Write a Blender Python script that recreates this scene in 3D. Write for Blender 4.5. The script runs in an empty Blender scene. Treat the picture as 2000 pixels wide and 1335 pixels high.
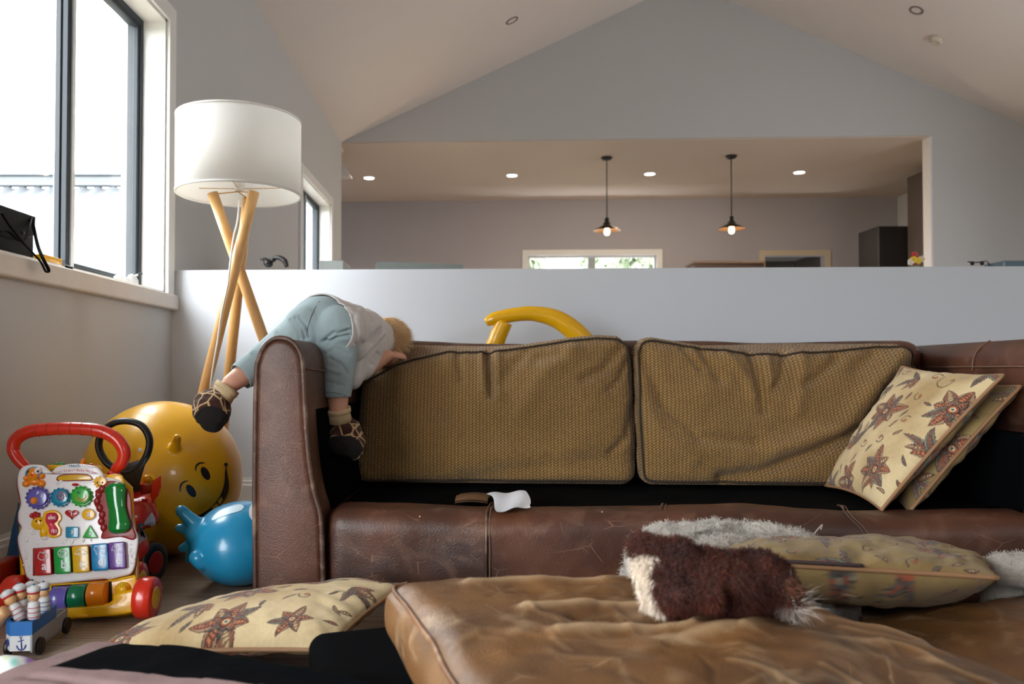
import bpy, bmesh, math, random
import numpy as np
from mathutils import Vector, Matrix
from mathutils.geometry import tessellate_polygon

sc = bpy.context.scene
COL = sc.collection
PI = math.pi

# ------------------------------------------------------------------ camera
FP = 1555.56; CX = 942.0; AY = 691.4; PITCH = math.radians(1.2); CAMZ = 0.6
cam_d = bpy.data.cameras.new('camera'); cam = bpy.data.objects.new('camera', cam_d)
COL.objects.link(cam); sc.camera = cam
cam.location = (0, 0, CAMZ); cam.rotation_euler = (PI / 2 + PITCH, 0, 0)
cam_d.sensor_width = 36; cam_d.lens = 28
cam_d.shift_x = (1000 - CX) / 2000; cam_d.shift_y = (AY - 667.5) / 2000
cam_d.clip_start = 0.05; cam_d.clip_end = 200
cam_d.dof.use_dof = True; cam_d.dof.focus_distance = 2.15; cam_d.dof.aperture_fstop = 4.5

# ------------------------------------------------------------------ world, daylight, exposure
w = bpy.data.worlds.new('overcast_sky'); sc.world = w; w.use_nodes = True
nt = w.node_tree; bgn = nt.nodes['Background']
tc = nt.nodes.new('ShaderNodeTexCoord'); sp = nt.nodes.new('ShaderNodeSeparateXYZ')
rmp = nt.nodes.new('ShaderNodeValToRGB')
nt.links.new(tc.outputs['Generated'], sp.inputs[0]); nt.links.new(sp.outputs['Z'], rmp.inputs[0])
rmp.color_ramp.elements[0].color = (0.93, 0.96, 1.0, 1); rmp.color_ramp.elements[1].color = (0.97, 0.985, 1.0, 1)
nt.links.new(rmp.outputs[0], bgn.inputs[0])
bgn.inputs[1].default_value = 1.9
sc.view_settings.view_transform = 'Standard'; sc.view_settings.look = 'None'
sc.view_settings.gamma = 1.0; sc.view_settings.use_curve_mapping = False
sc.view_settings.exposure = 3.25
sc.cycles.max_bounces = 8; sc.cycles.diffuse_bounces = 5; sc.cycles.transparent_max_bounces = 12
sc.cycles.caustics_reflective = False; sc.cycles.caustics_refractive = False
sc.cycles.sample_clamp_indirect = 6

def portal(loc, rot, sx, sy):
    l = bpy.data.lights.new('window_daylight', 'AREA'); l.shape = 'RECTANGLE'; l.size = sx; l.size_y = sy
    l.cycles.is_portal = True
    o = bpy.data.objects.new('window_daylight', l); COL.objects.link(o); o.location = loc; o.rotation_euler = rot
XW = -1.44                       # inner face of the left wall
portal((XW - .22, 2.95, 1.58), (0, -PI / 2, 0), 1.3, 1.35)      # left window in view
portal((XW - .22, -.7, .85), (0, -PI / 2, 0), 1.5, 3.0)        # left window beside the camera
portal((XW - .22, 6.9, 1.58), (0, -PI / 2, 0), 1.3, 1.3)        # far left window
portal((3.0, -3.2, 1.85), (PI / 2, 0, 0), 1.0, .7)              # small window behind the camera
portal((5.78, 4.9, 1.3), (0, PI / 2, 0), 1.6, 1.0)              # unseen opening added in the right wall to brighten ceiling and gable
portal((-2.95, 9.7, 1.3), (0, -PI / 2, 0), 2.0, 1.8)             # kitchen side doors
portal((1.5, 11.15, 1.6), (-PI / 2, 0, 0), 2.0, 1.3)            # kitchen window

# ------------------------------------------------------------------ projections
_cp, _sp = math.cos(PITCH), math.sin(PITCH)
def ray(px, py):
    u = (px - CX) / FP; v = (AY - py) / FP
    return Vector((u, _cp - v * _sp, _sp + v * _cp))
O = Vector((0, 0, CAMZ))
def P(px, py, Y):
    d = ray(px, py); return O + d * (Y / d.y)
def PZ(px, py, z):
    d = ray(px, py); return O + d * ((z - CAMZ) / d.z)
def PX(px, py, x):
    d = ray(px, py); return O + d * (x / d.x)
def PP(px, py, p0, n):
    d = ray(px, py); n = Vector(n); return O + d * ((Vector(p0) - O).dot(n) / d.dot(n))

# ------------------------------------------------------------------ numpy noise
_rng = np.random.RandomState(7)
_tab = _rng.rand(64, 64, 64).astype(np.float32)
def noise3(p, s=1.0, seed=0.0):
    q = np.asarray(p, float) * s + seed * 17.13 + 100.0
    i = np.floor(q).astype(int); f = q - i; f = f * f * (3 - 2 * f); i &= 63; j = (i + 1) & 63
    r = 0
    for dx in (0, 1):
        for dy in (0, 1):
            for dz in (0, 1):
                a = (j if dx else i)[..., 0]; b = (j if dy else i)[..., 1]; c = (j if dz else i)[..., 2]
                wgt = (f[..., 0] if dx else 1 - f[..., 0]) * (f[..., 1] if dy else 1 - f[..., 1]) * (f[..., 2] if dz else 1 - f[..., 2])
                r = r + wgt * _tab[a, b, c]
    return r * 2 - 1
def fbm(p, s=1.0, seed=0.0, o=3):
    r = 0; a = 1.0
    for k in range(o):
        r = r + a * noise3(p, s, seed + k * 3.7); s *= 2.03; a *= .5
    return r

# ------------------------------------------------------------------ materials
def lin(c):
    r = []
    for x in c[:3]:
        x = x / 255.0; r.append(x / 12.92 if x <= .04045 else ((x + .055) / 1.055) ** 2.4)
    return tuple(r) + (1.0,)
def N(nt, t, **k):
    n = nt.nodes.new(t)
    for a, b in k.items(): setattr(n, a, b)
    return n
def L(nt, a, b): nt.links.new(a, b)
def mat(name, col, rough=.5, var=.06, scale=20, bump=0.0, bscale=80, metal=0.0, attr=None, spec=.5, emit=None, estr=0,
        coat=0, trans=0, sheen=0, sss=0, detail=4):
    m = bpy.data.materials.new(name); m.use_nodes = True; nt = m.node_tree
    b = nt.nodes['Principled BSDF']
    tc = N(nt, 'ShaderNodeTexCoord')
    nz = N(nt, 'ShaderNodeTexNoise'); nz.inputs['Scale'].default_value = scale; nz.inputs['Detail'].default_value = detail
    L(nt, tc.outputs['Object'], nz.inputs['Vector'])
    mr = N(nt, 'ShaderNodeMapRange'); mr.inputs[3].default_value = 1 - var; mr.inputs[4].default_value = 1 + var
    L(nt, nz.outputs[0], mr.inputs[0])
    mx = N(nt, 'ShaderNodeMix', data_type='RGBA', blend_type='MULTIPLY'); mx.inputs[0].default_value = 1
    if attr:
        at = N(nt, 'ShaderNodeAttribute', attribute_name=attr); L(nt, at.outputs['Color'], mx.inputs[6])
    else:
        mx.inputs[6].default_value = lin(col)
    L(nt, mr.outputs[0], mx.inputs[7]); L(nt, mx.outputs[2], b.inputs['Base Color'])
    b.inputs['Roughness'].default_value = rough; b.inputs['Metallic'].default_value = metal
    b.inputs['Specular IOR Level'].default_value = spec; b.inputs['Coat Weight'].default_value = coat
    b.inputs['Transmission Weight'].default_value = trans
    b.inputs['Sheen Weight'].default_value = sheen
    if sss:
        b.inputs['Subsurface Weight'].default_value = sss; b.inputs['Subsurface Radius'].default_value = (.02, .008, .004)
        b.inputs['Subsurface Scale'].default_value = .5
    if emit:
        b.inputs['Emission Color'].default_value = lin(emit); b.inputs['Emission Strength'].default_value = estr
    if bump:
        n2 = N(nt, 'ShaderNodeTexNoise'); n2.inputs['Scale'].default_value = bscale; n2.inputs['Detail'].default_value = 3
        L(nt, tc.outputs['Object'], n2.inputs['Vector'])
        bp = N(nt, 'ShaderNodeBump'); bp.inputs['Strength'].default_value = bump; bp.inputs['Distance'].default_value = .004
        L(nt, n2.outputs[0], bp.inputs['Height']); L(nt, bp.outputs[0], b.inputs['Normal'])
    return m
def leather(name, base, dark, pale, wear=.5, scratch=.6, rough=.42, attr=None):
    m = mat(name, base, rough=rough, bump=.25, bscale=260); nt = m.node_tree; b = nt.nodes['Principled BSDF']
    tc = nt.nodes['Texture Coordinate']
    def nz(s, d, mp=None, dist=0):
        n = N(nt, 'ShaderNodeTexNoise'); n.inputs['Scale'].default_value = s; n.inputs['Detail'].default_value = d
        n.inputs['Distortion'].default_value = dist
        if mp:
            q = N(nt, 'ShaderNodeMapping'); q.inputs['Scale'].default_value = mp[0]; q.inputs['Rotation'].default_value = mp[1]
            L(nt, tc.outputs['Object'], q.inputs[0]); L(nt, q.outputs[0], n.inputs['Vector'])
        else: L(nt, tc.outputs['Object'], n.inputs['Vector'])
        return n.outputs[0]
    def rampf(x, a, c):
        r = N(nt, 'ShaderNodeMapRange'); r.inputs[1].default_value = a; r.inputs[2].default_value = c
        L(nt, x, r.inputs[0]); return r.outputs[0]
    def mixc(f, A, B):
        x = N(nt, 'ShaderNodeMix', data_type='RGBA')
        L(nt, f, x.inputs[0])
        for i, v in ((6, A), (7, B)):
            if isinstance(v, tuple): x.inputs[i].default_value = v
            else: L(nt, v, x.inputs[i])
        return x.outputs[2]
    def mul(x, k):
        q = N(nt, 'ShaderNodeMath', operation='MULTIPLY'); L(nt, x, q.inputs[0])
        if isinstance(k, (int, float)): q.inputs[1].default_value = k
        else: L(nt, k, q.inputs[1])
        return q.outputs[0]
    c = mixc(rampf(nz(5, 6), .35, .68), lin(base), lin(dark))
    c = mixc(mul(rampf(nz(11, 8, dist=1.2), .52, .8), wear), c, lin(pale))
    for k, rt in enumerate(((0, .5, .3), (.2, -.7, 1.0), (.3, .9, -.4))):      # fine scratches
        v = N(nt, 'ShaderNodeTexVoronoi', feature='DISTANCE_TO_EDGE'); v.inputs['Scale'].default_value = 5 + 2 * k
        q = N(nt, 'ShaderNodeMapping'); q.inputs['Rotation'].default_value = rt; q.inputs['Scale'].default_value = (1, 1, 1.9)
        L(nt, tc.outputs['Object'], q.inputs[0]); L(nt, q.outputs[0], v.inputs['Vector'])
        e = rampf(v.outputs['Distance'], .008, .002)
        mk_ = rampf(nz(9 + 3 * k, 2), .56, .62)
        c = mixc(mul(mul(e, mk_), scratch), c, lin(pale))
    if attr:
        at = N(nt, 'ShaderNodeAttribute', attribute_name=attr); sx = N(nt, 'ShaderNodeSeparateColor')
        L(nt, at.outputs['Color'], sx.inputs[0])
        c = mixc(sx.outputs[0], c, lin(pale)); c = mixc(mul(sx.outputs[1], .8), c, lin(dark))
    L(nt, c, b.inputs['Base Color'])
    return m
def glass_mat(name):
    m = bpy.data.materials.new(name); m.use_nodes = True; nt = m.node_tree; nt.nodes.clear()
    o = N(nt, 'ShaderNodeOutputMaterial'); t = N(nt, 'ShaderNodeBsdfTransparent'); g = N(nt, 'ShaderNodeBsdfGlossy')
    t.inputs[0].default_value = (.97, .98, .98, 1); g.inputs['Roughness'].default_value = .03
    x = N(nt, 'ShaderNodeMixShader'); x.inputs[0].default_value = .05
    L(nt, t.outputs[0], x.inputs[1]); L(nt, g.outputs[0], x.inputs[2]); L(nt, x.outputs[0], o.inputs[0])
    return m

# ------------------------------------------------------------------ mesh linking
def mk(name, V, F, m, parent=None, smooth=True, colors=None, mi=None, origin=True):
    V = np.asarray(V, dtype=float).reshape(-1, 3)
    me = bpy.data.meshes.new(name)
    off = np.zeros(3)
    if origin and parent is None:
        off = np.array([(V[:, 0].min() + V[:, 0].max()) / 2, (V[:, 1].min() + V[:, 1].max()) / 2, V[:, 2].min()])
    me.from_pydata((V - off).tolist(), [], [list(map(int, f)) for f in F]); me.update()
    for q in (m if isinstance(m, (list, tuple)) else [m]): me.materials.append(q)
    if mi is not None: me.polygons.foreach_set('material_index', np.asarray(mi, dtype=np.int32))
    me.polygons.foreach_set('use_smooth', [bool(smooth)] * len(me.polygons))
    if colors is not None:
        ca = me.color_attributes.new('Col', 'FLOAT_COLOR', 'POINT')
        c = np.ones((len(V), 4), dtype=np.float32); c[:, :3] = colors; ca.data.foreach_set('color', c.ravel())
    o = bpy.data.objects.new(name, me); COL.objects.link(o); o.location = off
    if parent is not None:
        o.parent = parent; o.matrix_parent_inverse = wm(parent).inverted()
    return o
def wm(o):
    return Matrix.LocRotScale(o.location, o.rotation_euler, o.scale)
def thing(name, label, cat, loc=(0, 0, 0), group=None):
    o = bpy.data.objects.new(name, None); COL.objects.link(o); o.location = loc; o.empty_display_size = .05
    o['label'] = label; o['category'] = cat
    if group: o['group'] = group
    return o
def tag(o, label, cat, group=None, kind=None):
    o['label'] = label; o['category'] = cat
    if group: o['group'] = group
    if kind: o['kind'] = kind
    return o
def struct(o, label=None):
    o['kind'] = 'structure'
    if label: o['label'] = label
    return o
def dup(root, delta, label=None):
    r = root.copy(); COL.objects.link(r); r.location = Vector(root.location) + Vector(delta)
    if label: r['label'] = label
    def rec(a, b):
        for ch in a.children:
            c = ch.copy(); COL.objects.link(c); c.parent = b; rec(ch, c)
    rec(root, r)
    return r

# ------------------------------------------------------------------ shapes: each returns (V, F)
def join(*parts):
    V = []; F = []; n = 0
    for v, f in parts:
        v = np.asarray(v, float).reshape(-1, 3); V.append(v); F += [[i + n for i in q] for q in f]; n += len(v)
    return np.concatenate(V), F
def joinm(parts):
    """parts: (V, F, material index)"""
    V, F = join(*[(p[0], p[1]) for p in parts]); mi = []
    for p in parts: mi += [p[2]] * len(p[1])
    return V, F, mi
def bm_out(bm):
    bm.verts.index_update(); V = np.array([v.co[:] for v in bm.verts]); F = [[v.index for v in f.verts] for f in bm.faces]
    bm.free(); return V, F
def xf(vf, M):
    V = np.asarray(vf[0]); R = np.array(M.to_3x3()); t = np.array(M.to_translation()); return V @ R.T + t, vf[1]
def box(a, b, bev=0.0, seg=2):
    bm = bmesh.new(); bmesh.ops.create_cube(bm, size=1)
    a = Vector(a); b = Vector(b)
    for v in bm.verts: v.co = Vector(((a[i] + b[i]) / 2 + v.co[i] * abs(b[i] - a[i]) for i in range(3)))
    if bev: bmesh.ops.bevel(bm, geom=bm.edges[:], offset=bev, segments=seg, profile=.5, affect='EDGES')
    return bm_out(bm)
def frame_axes(d, ref=None):
    d = Vector(d).normalized(); r = Vector(ref) if ref is not None else Vector((0, 0, 1))
    if abs(d.dot(r)) > .95: r = Vector((1, 0, 0))
    x = r.cross(d).normalized(); y = d.cross(x); return x, y, d
def catmull(pts, n=8, closed=False):
    pts = [Vector(p) for p in pts]; out = []; m = len(pts)
    rng = range(m) if closed else range(m - 1)
    for i in rng:
        if closed: p0, p1, p2, p3 = pts[i - 1], pts[i], pts[(i + 1) % m], pts[(i + 2) % m]
        else:
            p0 = pts[max(i - 1, 0)]; p1 = pts[i]; p2 = pts[i + 1]; p3 = pts[min(i + 2, m - 1)]
        for k in range(n):
            t = k / n; t2 = t * t; t3 = t2 * t
            out.append(.5 * ((2 * p1) + (p2 - p0) * t + (2 * p0 - 5 * p1 + 4 * p2 - p3) * t2 + (3 * p1 - p0 - 3 * p2 + p3) * t3))
    if not closed: out.append(pts[-1])
    return out
def tube(pts, r, seg=10, closed=False, smooth=0, flat=1.0, ref=None, caps=True):
    if smooth:
        n0 = len(pts); P2 = catmull(pts, smooth, closed)
        if not isinstance(r, (int, float)):
            rr = list(r); r = []
            for i in range(len(P2)):
                t = i / smooth; a = int(t) % n0; b = min(a + 1, n0 - 1) if not closed else (a + 1) % n0
                r.append(rr[a] + (rr[b] - rr[a]) * (t - int(t)))
        pts = P2
    pts = [Vector(p) for p in pts]; m = len(pts)
    if isinstance(r, (int, float)): r = [r] * m
    V = []; F = []; x = None
    for i, p in enumerate(pts):
        if closed: d = pts[(i + 1) % m] - pts[i - 1]
        else: d = pts[min(i + 1, m - 1)] - pts[max(i - 1, 0)]
        if d.length < 1e-9: d = Vector((0, 0, 1))
        d.normalize()
        if x is None or ref is not None:
            x, y, _ = frame_axes(d, ref)
        else:
            x = (x - d * x.dot(d)); x.normalize(); y = d.cross(x)
        for k in range(seg):
            a = 2 * PI * k / seg; V.append(p + x * (math.cos(a) * r[i]) + y * (math.sin(a) * r[i] * flat))
    for i in range(m if closed else m - 1):
        for k in range(seg):
            a = i * seg + k; b = i * seg + (k + 1) % seg; c = ((i + 1) % m) * seg + (k + 1) % seg; d_ = ((i + 1) % m) * seg + k
            F.append([a, b, c, d_])
    if not closed and caps:
        F.append(list(range(seg))[::-1]); F.append([(m - 1) * seg + k for k in range(seg)])
    return np.array([v[:] for v in V]), F
def lathe(prof, seg=32, M=None, cap=True):
    """prof [(r,z)] around local z"""
    V = []; F = []
    for r, z in prof:
        for k in range(seg):
            a = 2 * PI * k / seg; V.append((r * math.cos(a), r * math.sin(a), z))
    for i in range(len(prof) - 1):
        for k in range(seg):
            F.append([i * seg + k, i * seg + (k + 1) % seg, (i + 1) * seg + (k + 1) % seg, (i + 1) * seg + k])
    if cap:
        F.append(list(range(seg))[::-1]); F.append([(len(prof) - 1) * seg + k for k in range(seg)])
    r = (np.array(V), F)
    return xf(r, M) if M is not None else r
def axisM(p, d, ref=None):
    x, y, z = frame_axes(d, ref); M = Matrix((x, y, z)).transposed().to_4x4(); M.translation = Vector(p); return M
def ell(c, r, M=None, seg=24, rings=14):
    if isinstance(r, (int, float)): r = (r, r, r)
    bm = bmesh.new(); bmesh.ops.create_uvsphere(bm, u_segments=seg, v_segments=rings, radius=1)
    V, F = bm_out(bm); V = V * np.array(r)
    if M is not None: V = V @ np.array(M.to_3x3()).T
    return V + np.array(Vector(c)[:]), F
def capsule(p0, r0, p1, r1, seg=16):
    bm = bmesh.new()
    for p, r in ((p0, r0), (p1, r1)):
        bmesh.ops.create_uvsphere(bm, u_segments=seg, v_segments=10, radius=r, matrix=Matrix.Translation(Vector(p)))
    g = bmesh.ops.convex_hull(bm, input=bm.verts[:])
    for v in [v for v in bm.verts if not v.link_faces]: bm.verts.remove(v)
    bmesh.ops.delete(bm, geom=[e for e in g['geom_interior'] if isinstance(e, bmesh.types.BMVert) and e.is_valid], context='VERTS')
    return bm_out(bm)
def blob(prims, voxel=.008, it=6, f=.5):
    V, F = join(*prims); me = bpy.data.meshes.new('tmp'); me.from_pydata(V.tolist(), [], F)
    o = bpy.data.objects.new('tmp', me); COL.objects.link(o)
    r = o.modifiers.new('r', 'REMESH'); r.mode = 'VOXEL'; r.voxel_size = voxel; r.adaptivity = 0
    if it:
        s = o.modifiers.new('s', 'SMOOTH'); s.factor = f; s.iterations = it
    dg = bpy.context.evaluated_depsgraph_get(); e = o.evaluated_get(dg); m2 = e.to_mesh()
    n = len(m2.vertices); A = np.empty(n * 3); m2.vertices.foreach_get('co', A); A = A.reshape(-1, 3)
    Fq = [list(p.vertices) for p in m2.polygons]; e.to_mesh_clear()
    bpy.data.objects.remove(o); bpy.data.meshes.remove(me)
    return A, Fq
def normals(V, F):
    Nn = np.zeros_like(V); Q = [f for f in F if len(f) == 4]; T = [f for f in F if len(f) == 3]
    if Q:
        q = np.array(Q); n = np.cross(V[q[:, 2]] - V[q[:, 0]], V[q[:, 3]] - V[q[:, 1]])
        for k in range(4): np.add.at(Nn, q[:, k], n)
    if T:
        q = np.array(T); n = np.cross(V[q[:, 1]] - V[q[:, 0]], V[q[:, 2]] - V[q[:, 0]])
        for k in range(3): np.add.at(Nn, q[:, k], n)
    return Nn / (np.linalg.norm(Nn, axis=1, keepdims=True) + 1e-12)
def grid_faces(nu, nv, off=0, flip=False):
    F = []
    for j in range(nv - 1):
        for i in range(nu - 1):
            a = off + j * nu + i; q = [a, a + 1, a + nu + 1, a + nu]
            F.append(q[::-1] if flip else q)
    return F
def outline_normals(o):
    n = len(o); R = []
    area = sum(o[i][0] * o[(i + 1) % n][1] - o[(i + 1) % n][0] * o[i][1] for i in range(n))
    s = 1 if area > 0 else -1
    for i in range(n):
        a = Vector(o[i - 1]); b = Vector(o[i]); c = Vector(o[(i + 1) % n])
        e1 = (b - a).normalized() if (b - a).length > 1e-9 else Vector((1, 0)); e2 = (c - b).normalized() if (c - b).length > 1e-9 else e1
        t = (e1 + e2)
        if t.length < 1e-6: t = e1
        t.normalize(); R.append(Vector((-t.y, t.x)) * s)
    return R
def prism(out, fn, w0, w1, bev=0.0, bseg=3):
    """out: 2D outline; fn(u,v,w)->Vector; solid from depth w0 (back) to w1 (front), front edge rounded by bev"""
    out = [Vector(p) for p in out]; Nn = outline_normals(out); sg = 1 if w1 > w0 else -1
    lay = [(0, w0)]
    if bev:
        for k in range(bseg + 1):
            a = PI / 2 * k / bseg; lay.append((bev * (1 - math.cos(a)), w1 - sg * bev * (1 - math.sin(a))))
    else: lay.append((0, w1))
    V = []; F = []; n = len(out)
    for ins, ww in lay:
        for p, q in zip(out, Nn):
            r = p + q * ins; V.append(fn(r.x, r.y, ww)[:])
    for l in range(len(lay) - 1):
        for i in range(n): F.append([l * n + i, l * n + (i + 1) % n, (l + 1) * n + (i + 1) % n, (l + 1) * n + i])
    tr = tessellate_polygon([[Vector((p.x, p.y, 0)) for p in out]])
    for t in tr:
        F.append(list(t)); F.append([len(V) - n + i for i in t][::-1])
    me = bmesh.new(); vs = [me.verts.new(v) for v in V]
    for f in F:
        try: me.faces.new([vs[i] for i in f])
        except ValueError: pass
    bmesh.ops.recalc_face_normals(me, faces=me.faces[:])
    return bm_out(me)
def circ(cx, cy, r, n=28, ry=None, rot=0):
    ry = ry or r; c, s = math.cos(rot), math.sin(rot)
    return [(cx + r * math.cos(2 * PI * k / n) * c - ry * math.sin(2 * PI * k / n) * s, cy + r * math.cos(2 * PI * k / n) * s + ry * math.sin(2 * PI * k / n) * c) for k in range(n)]
def smooth2(o, n=5, closed=True): return [(p.x, p.y) for p in catmull([Vector((a, b, 0)) for a, b in o], n, closed)]
def rrect(x0, y0, x1, y1, r, n=5):
    o = []
    for cx, cy, a0 in ((x1 - r, y1 - r, 0), (x0 + r, y1 - r, 90), (x0 + r, y0 + r, 180), (x1 - r, y0 + r, 270)):
        for k in range(n + 1):
            a = math.radians(a0 + 90 * k / n); o.append((cx + r * math.cos(a), cy + r * math.sin(a)))
    return o
_tc = {}
def text2d(s, size=1.0):
    cu = bpy.data.curves.new('t', 'FONT'); cu.body = s; cu.size = size; cu.align_x = 'CENTER'; cu.align_y = 'CENTER'; cu.resolution_u = 3
    cu.offset = size * .012
    o = bpy.data.objects.new('t', cu); COL.objects.link(o); dg = bpy.context.evaluated_depsgraph_get()
    m = o.evaluated_get(dg).to_mesh(); V = np.array([v.co[:] for v in m.vertices]); F = [list(p.vertices) for p in m.polygons]
    o.evaluated_get(dg).to_mesh_clear(); bpy.data.objects.remove(o); bpy.data.curves.remove(cu)
    return V, F
def roundbox(h, r, n):
    """surface of a rounded box, half sizes h, radius r, n = cells per axis"""
    Vs = []; Fs = []; off = 0; h = np.array(h, float); r = np.minimum(r, h)
    for ax in range(3):
        u, v = (ax + 1) % 3, (ax + 2) % 3
        for sg in (-1, 1):
            gu = np.linspace(-1, 1, n[u] + 1); gv = np.linspace(-1, 1, n[v] + 1)
            A, B = np.meshgrid(gu, gv); q = np.zeros(A.shape + (3,)); q[..., u] = A * h[u]; q[..., v] = B * h[v]; q[..., ax] = sg * h[ax]
            Vs.append(q.reshape(-1, 3)); Fs += grid_faces(n[u] + 1, n[v] + 1, off, flip=(sg < 0)); off += q.size // 3
    V = np.concatenate(Vs); key = np.round(V * 1e5).astype(np.int64)
    _, idx, inv = np.unique(key, axis=0, return_index=True, return_inverse=True); inv = inv.ravel()
    V = V[idx]; F = [[int(inv[i]) for i in f] for f in Fs]
    return rmap(V, h, r), F
def rmap(V, h, r):
    V = np.asarray(V, float); h = np.array(h, float); inner = np.clip(V, -(h - r), h - r); d = V - inner
    l = np.linalg.norm(d, axis=1, keepdims=True); l[l < 1e-9] = 1
    return inner + d / l * r * (np.abs(d).max(axis=1, keepdims=True) > 1e-9)
def fur(V, F, length, count, width=.0012, droop=.3, mask=None, seed=1, jitter=.5, lean=None):
    """blades standing on the surface, returned as extra (V, F) with the index of the source face"""
    rng = np.random.RandomState(seed); Q = np.array([f if len(f) == 4 else [f[0], f[1], f[2], f[2]] for f in F]); Nn = normals(V, F)
    ar = np.linalg.norm(np.cross(V[Q[:, 2]] - V[Q[:, 0]], V[Q[:, 3]] - V[Q[:, 1]]), axis=1)
    if mask is not None: ar = ar * mask[Q].mean(axis=1)
    pick = rng.choice(len(Q), count, p=ar / ar.sum()); a = rng.rand(count, 1); b = rng.rand(count, 1); q = Q[pick]
    p = (V[q[:, 0]] * (1 - a) + V[q[:, 1]] * a) * (1 - b) + (V[q[:, 3]] * (1 - a) + V[q[:, 2]] * a) * b
    n = Nn[q].mean(axis=1); n += rng.randn(count, 3) * jitter
    if lean is not None: n = n + np.array(lean)
    n /= np.linalg.norm(n, axis=1, keepdims=True) + 1e-9
    ln = length * (.6 + .8 * rng.rand(count, 1)); s = np.cross(n, rng.randn(count, 3)); s /= np.linalg.norm(s, axis=1, keepdims=True) + 1e-9
    m = p + n * ln * .55; t = p + n * ln; t[:, 2] -= (droop * ln[:, 0]); t += rng.randn(count, 3) * length * .15
    W = width; A = np.stack([p - s * W, p + s * W, m + s * W * .8, m - s * W * .8, t], axis=1).reshape(-1, 3)
    FF = []
    for k in range(count):
        o = k * 5; FF.append([o, o + 1, o + 2, o + 3]); FF.append([o + 3, o + 2, o + 4])
    return A, FF, pick

def topx(V):
    V = np.asarray(V); d = V - np.array([0, 0, CAMZ]); dep = d[:, 1] * _cp + d[:, 2] * _sp; up = -d[:, 1] * _sp + d[:, 2] * _cp
    return CX + FP * d[:, 0] / dep, AY - FP * up / dep
from mathutils.bvhtree import BVHTree
def onto(vf):
    """returns f(px, py, offset): the point of the surface met along that line of sight"""
    t = BVHTree.FromPolygons([Vector(v) for v in vf[0]], [list(map(int, f)) for f in vf[1]])
    def f(px, py, off=0.0):
        d = ray(px, py).normalized(); h = t.ray_cast(O, d)
        if h[0] is None:
            h = t.find_nearest(O + d * 2.2); return h[0]
        n = h[1] if h[1].dot(d) < 0 else -h[1]; return h[0] + n * off
    return f
def decal(out, fn, cuts=3):
    bm = bmesh.new(); vs = [bm.verts.new((x, y, 0)) for x, y in out]
    for t in tessellate_polygon([[v.co for v in vs]]):
        try: bm.faces.new([vs[i] for i in t])
        except ValueError: pass
    for _ in range(cuts):
        L_ = [e for e in bm.edges if e.calc_length() > 4]
        if L_: bmesh.ops.subdivide_edges(bm, edges=L_, cuts=1)
    bmesh.ops.triangulate(bm, faces=bm.faces[:])
    V, F = bm_out(bm); V = np.array([fn(v[0], v[1])[:] for v in V]); return V, F
# ================================================================== THE ROOM
M_wall = mat('wall_paint', (192, 192, 192), rough=.85, var=.015, scale=3, bump=.05, bscale=300)
M_half = mat('half_wall_paint', (207, 211, 217), rough=.75, var=.015, scale=3, bump=.05, bscale=300)
M_ceil = mat('ceiling_paint', (224, 216, 210), rough=.9, var=.015, scale=3)
M_trim = mat('white_gloss_trim', (226, 226, 222), rough=.4, var=.03, scale=12)
M_alu = mat('dark_aluminium', (38, 45, 51), rough=.5, var=.05, spec=.3)
M_glass = glass_mat('window_glass')

def sheared(vf, k=-.04):
    V = np.array(vf[0]); V[:, 1] += k * (V[:, 0] - XW); return V, vf[1]
def slab_xz(o, y0, y1): return prism(o, lambda u, v, w_: Vector((u, w_, v)), y1, y0)
def wall_holes(a0, a1, z0, z1, holes, fn):
    """cells of a wall in (a, z) that are not in a hole; fn(a0,a1,z0,z1) -> (V,F)"""
    A = sorted({a0, a1} | {h[0] for h in holes} | {h[1] for h in holes}); out = []
    for i in range(len(A) - 1):
        hs = sorted([h for h in holes if h[0] <= A[i] and h[1] >= A[i + 1]], key=lambda h: h[2]); z = z0
        for h in hs: out.append(fn(A[i], A[i + 1], z, h[2])); z = h[3]
        out.append(fn(A[i], A[i + 1], z, z1))
    return join(*out)

# floor boards
def floor_mat():
    m = mat('oak_floor_boards', (150, 130, 112), rough=.38, var=.1, scale=8); nt = m.node_tree; b = nt.nodes['Principled BSDF']
    tc = nt.nodes['Texture Coordinate']; mp = N(nt, 'ShaderNodeMapping'); L(nt, tc.outputs['Object'], mp.inputs[0])
    br = N(nt, 'ShaderNodeTexBrick'); L(nt, mp.outputs[0], br.inputs['Vector'])
    br.inputs['Color1'].default_value = lin((168, 150, 132)); br.inputs['Color2'].default_value = lin((140, 122, 106))
    br.inputs['Mortar'].default_value = lin((70, 60, 52)); br.inputs['Scale'].default_value = 1; br.inputs['Mortar Size'].default_value = .0012
    br.inputs['Brick Width'].default_value = 1.6; br.inputs['Row Height'].default_value = .125
    g = N(nt, 'ShaderNodeMapping'); g.inputs['Scale'].default_value = (3, 60, 1); L(nt, tc.outputs['Object'], g.inputs[0])
    n = N(nt, 'ShaderNodeTexNoise'); n.inputs['Scale'].default_value = 1.6; n.inputs['Detail'].default_value = 8; L(nt, g.outputs[0], n.inputs['Vector'])
    r = N(nt, 'ShaderNodeMapRange'); r.inputs[1].default_value = .3; r.inputs[2].default_value = .7; r.inputs[3].default_value = .6; r.inputs[4].default_value = 1.2
    L(nt, n.outputs[0], r.inputs[0]); x = N(nt, 'ShaderNodeMix', data_type='RGBA', blend_type='MULTIPLY'); x.inputs[0].default_value = 1
    L(nt, br.outputs[0], x.inputs[6]); L(nt, r.outputs[0], x.inputs[7]); L(nt, x.outputs[2], b.inputs['Base Color'])
    return m
struct(mk('floor', *box((-2.9, -3.2, -.1), (5.8, 11.3, 0)), floor_mat(), smooth=False))
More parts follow.
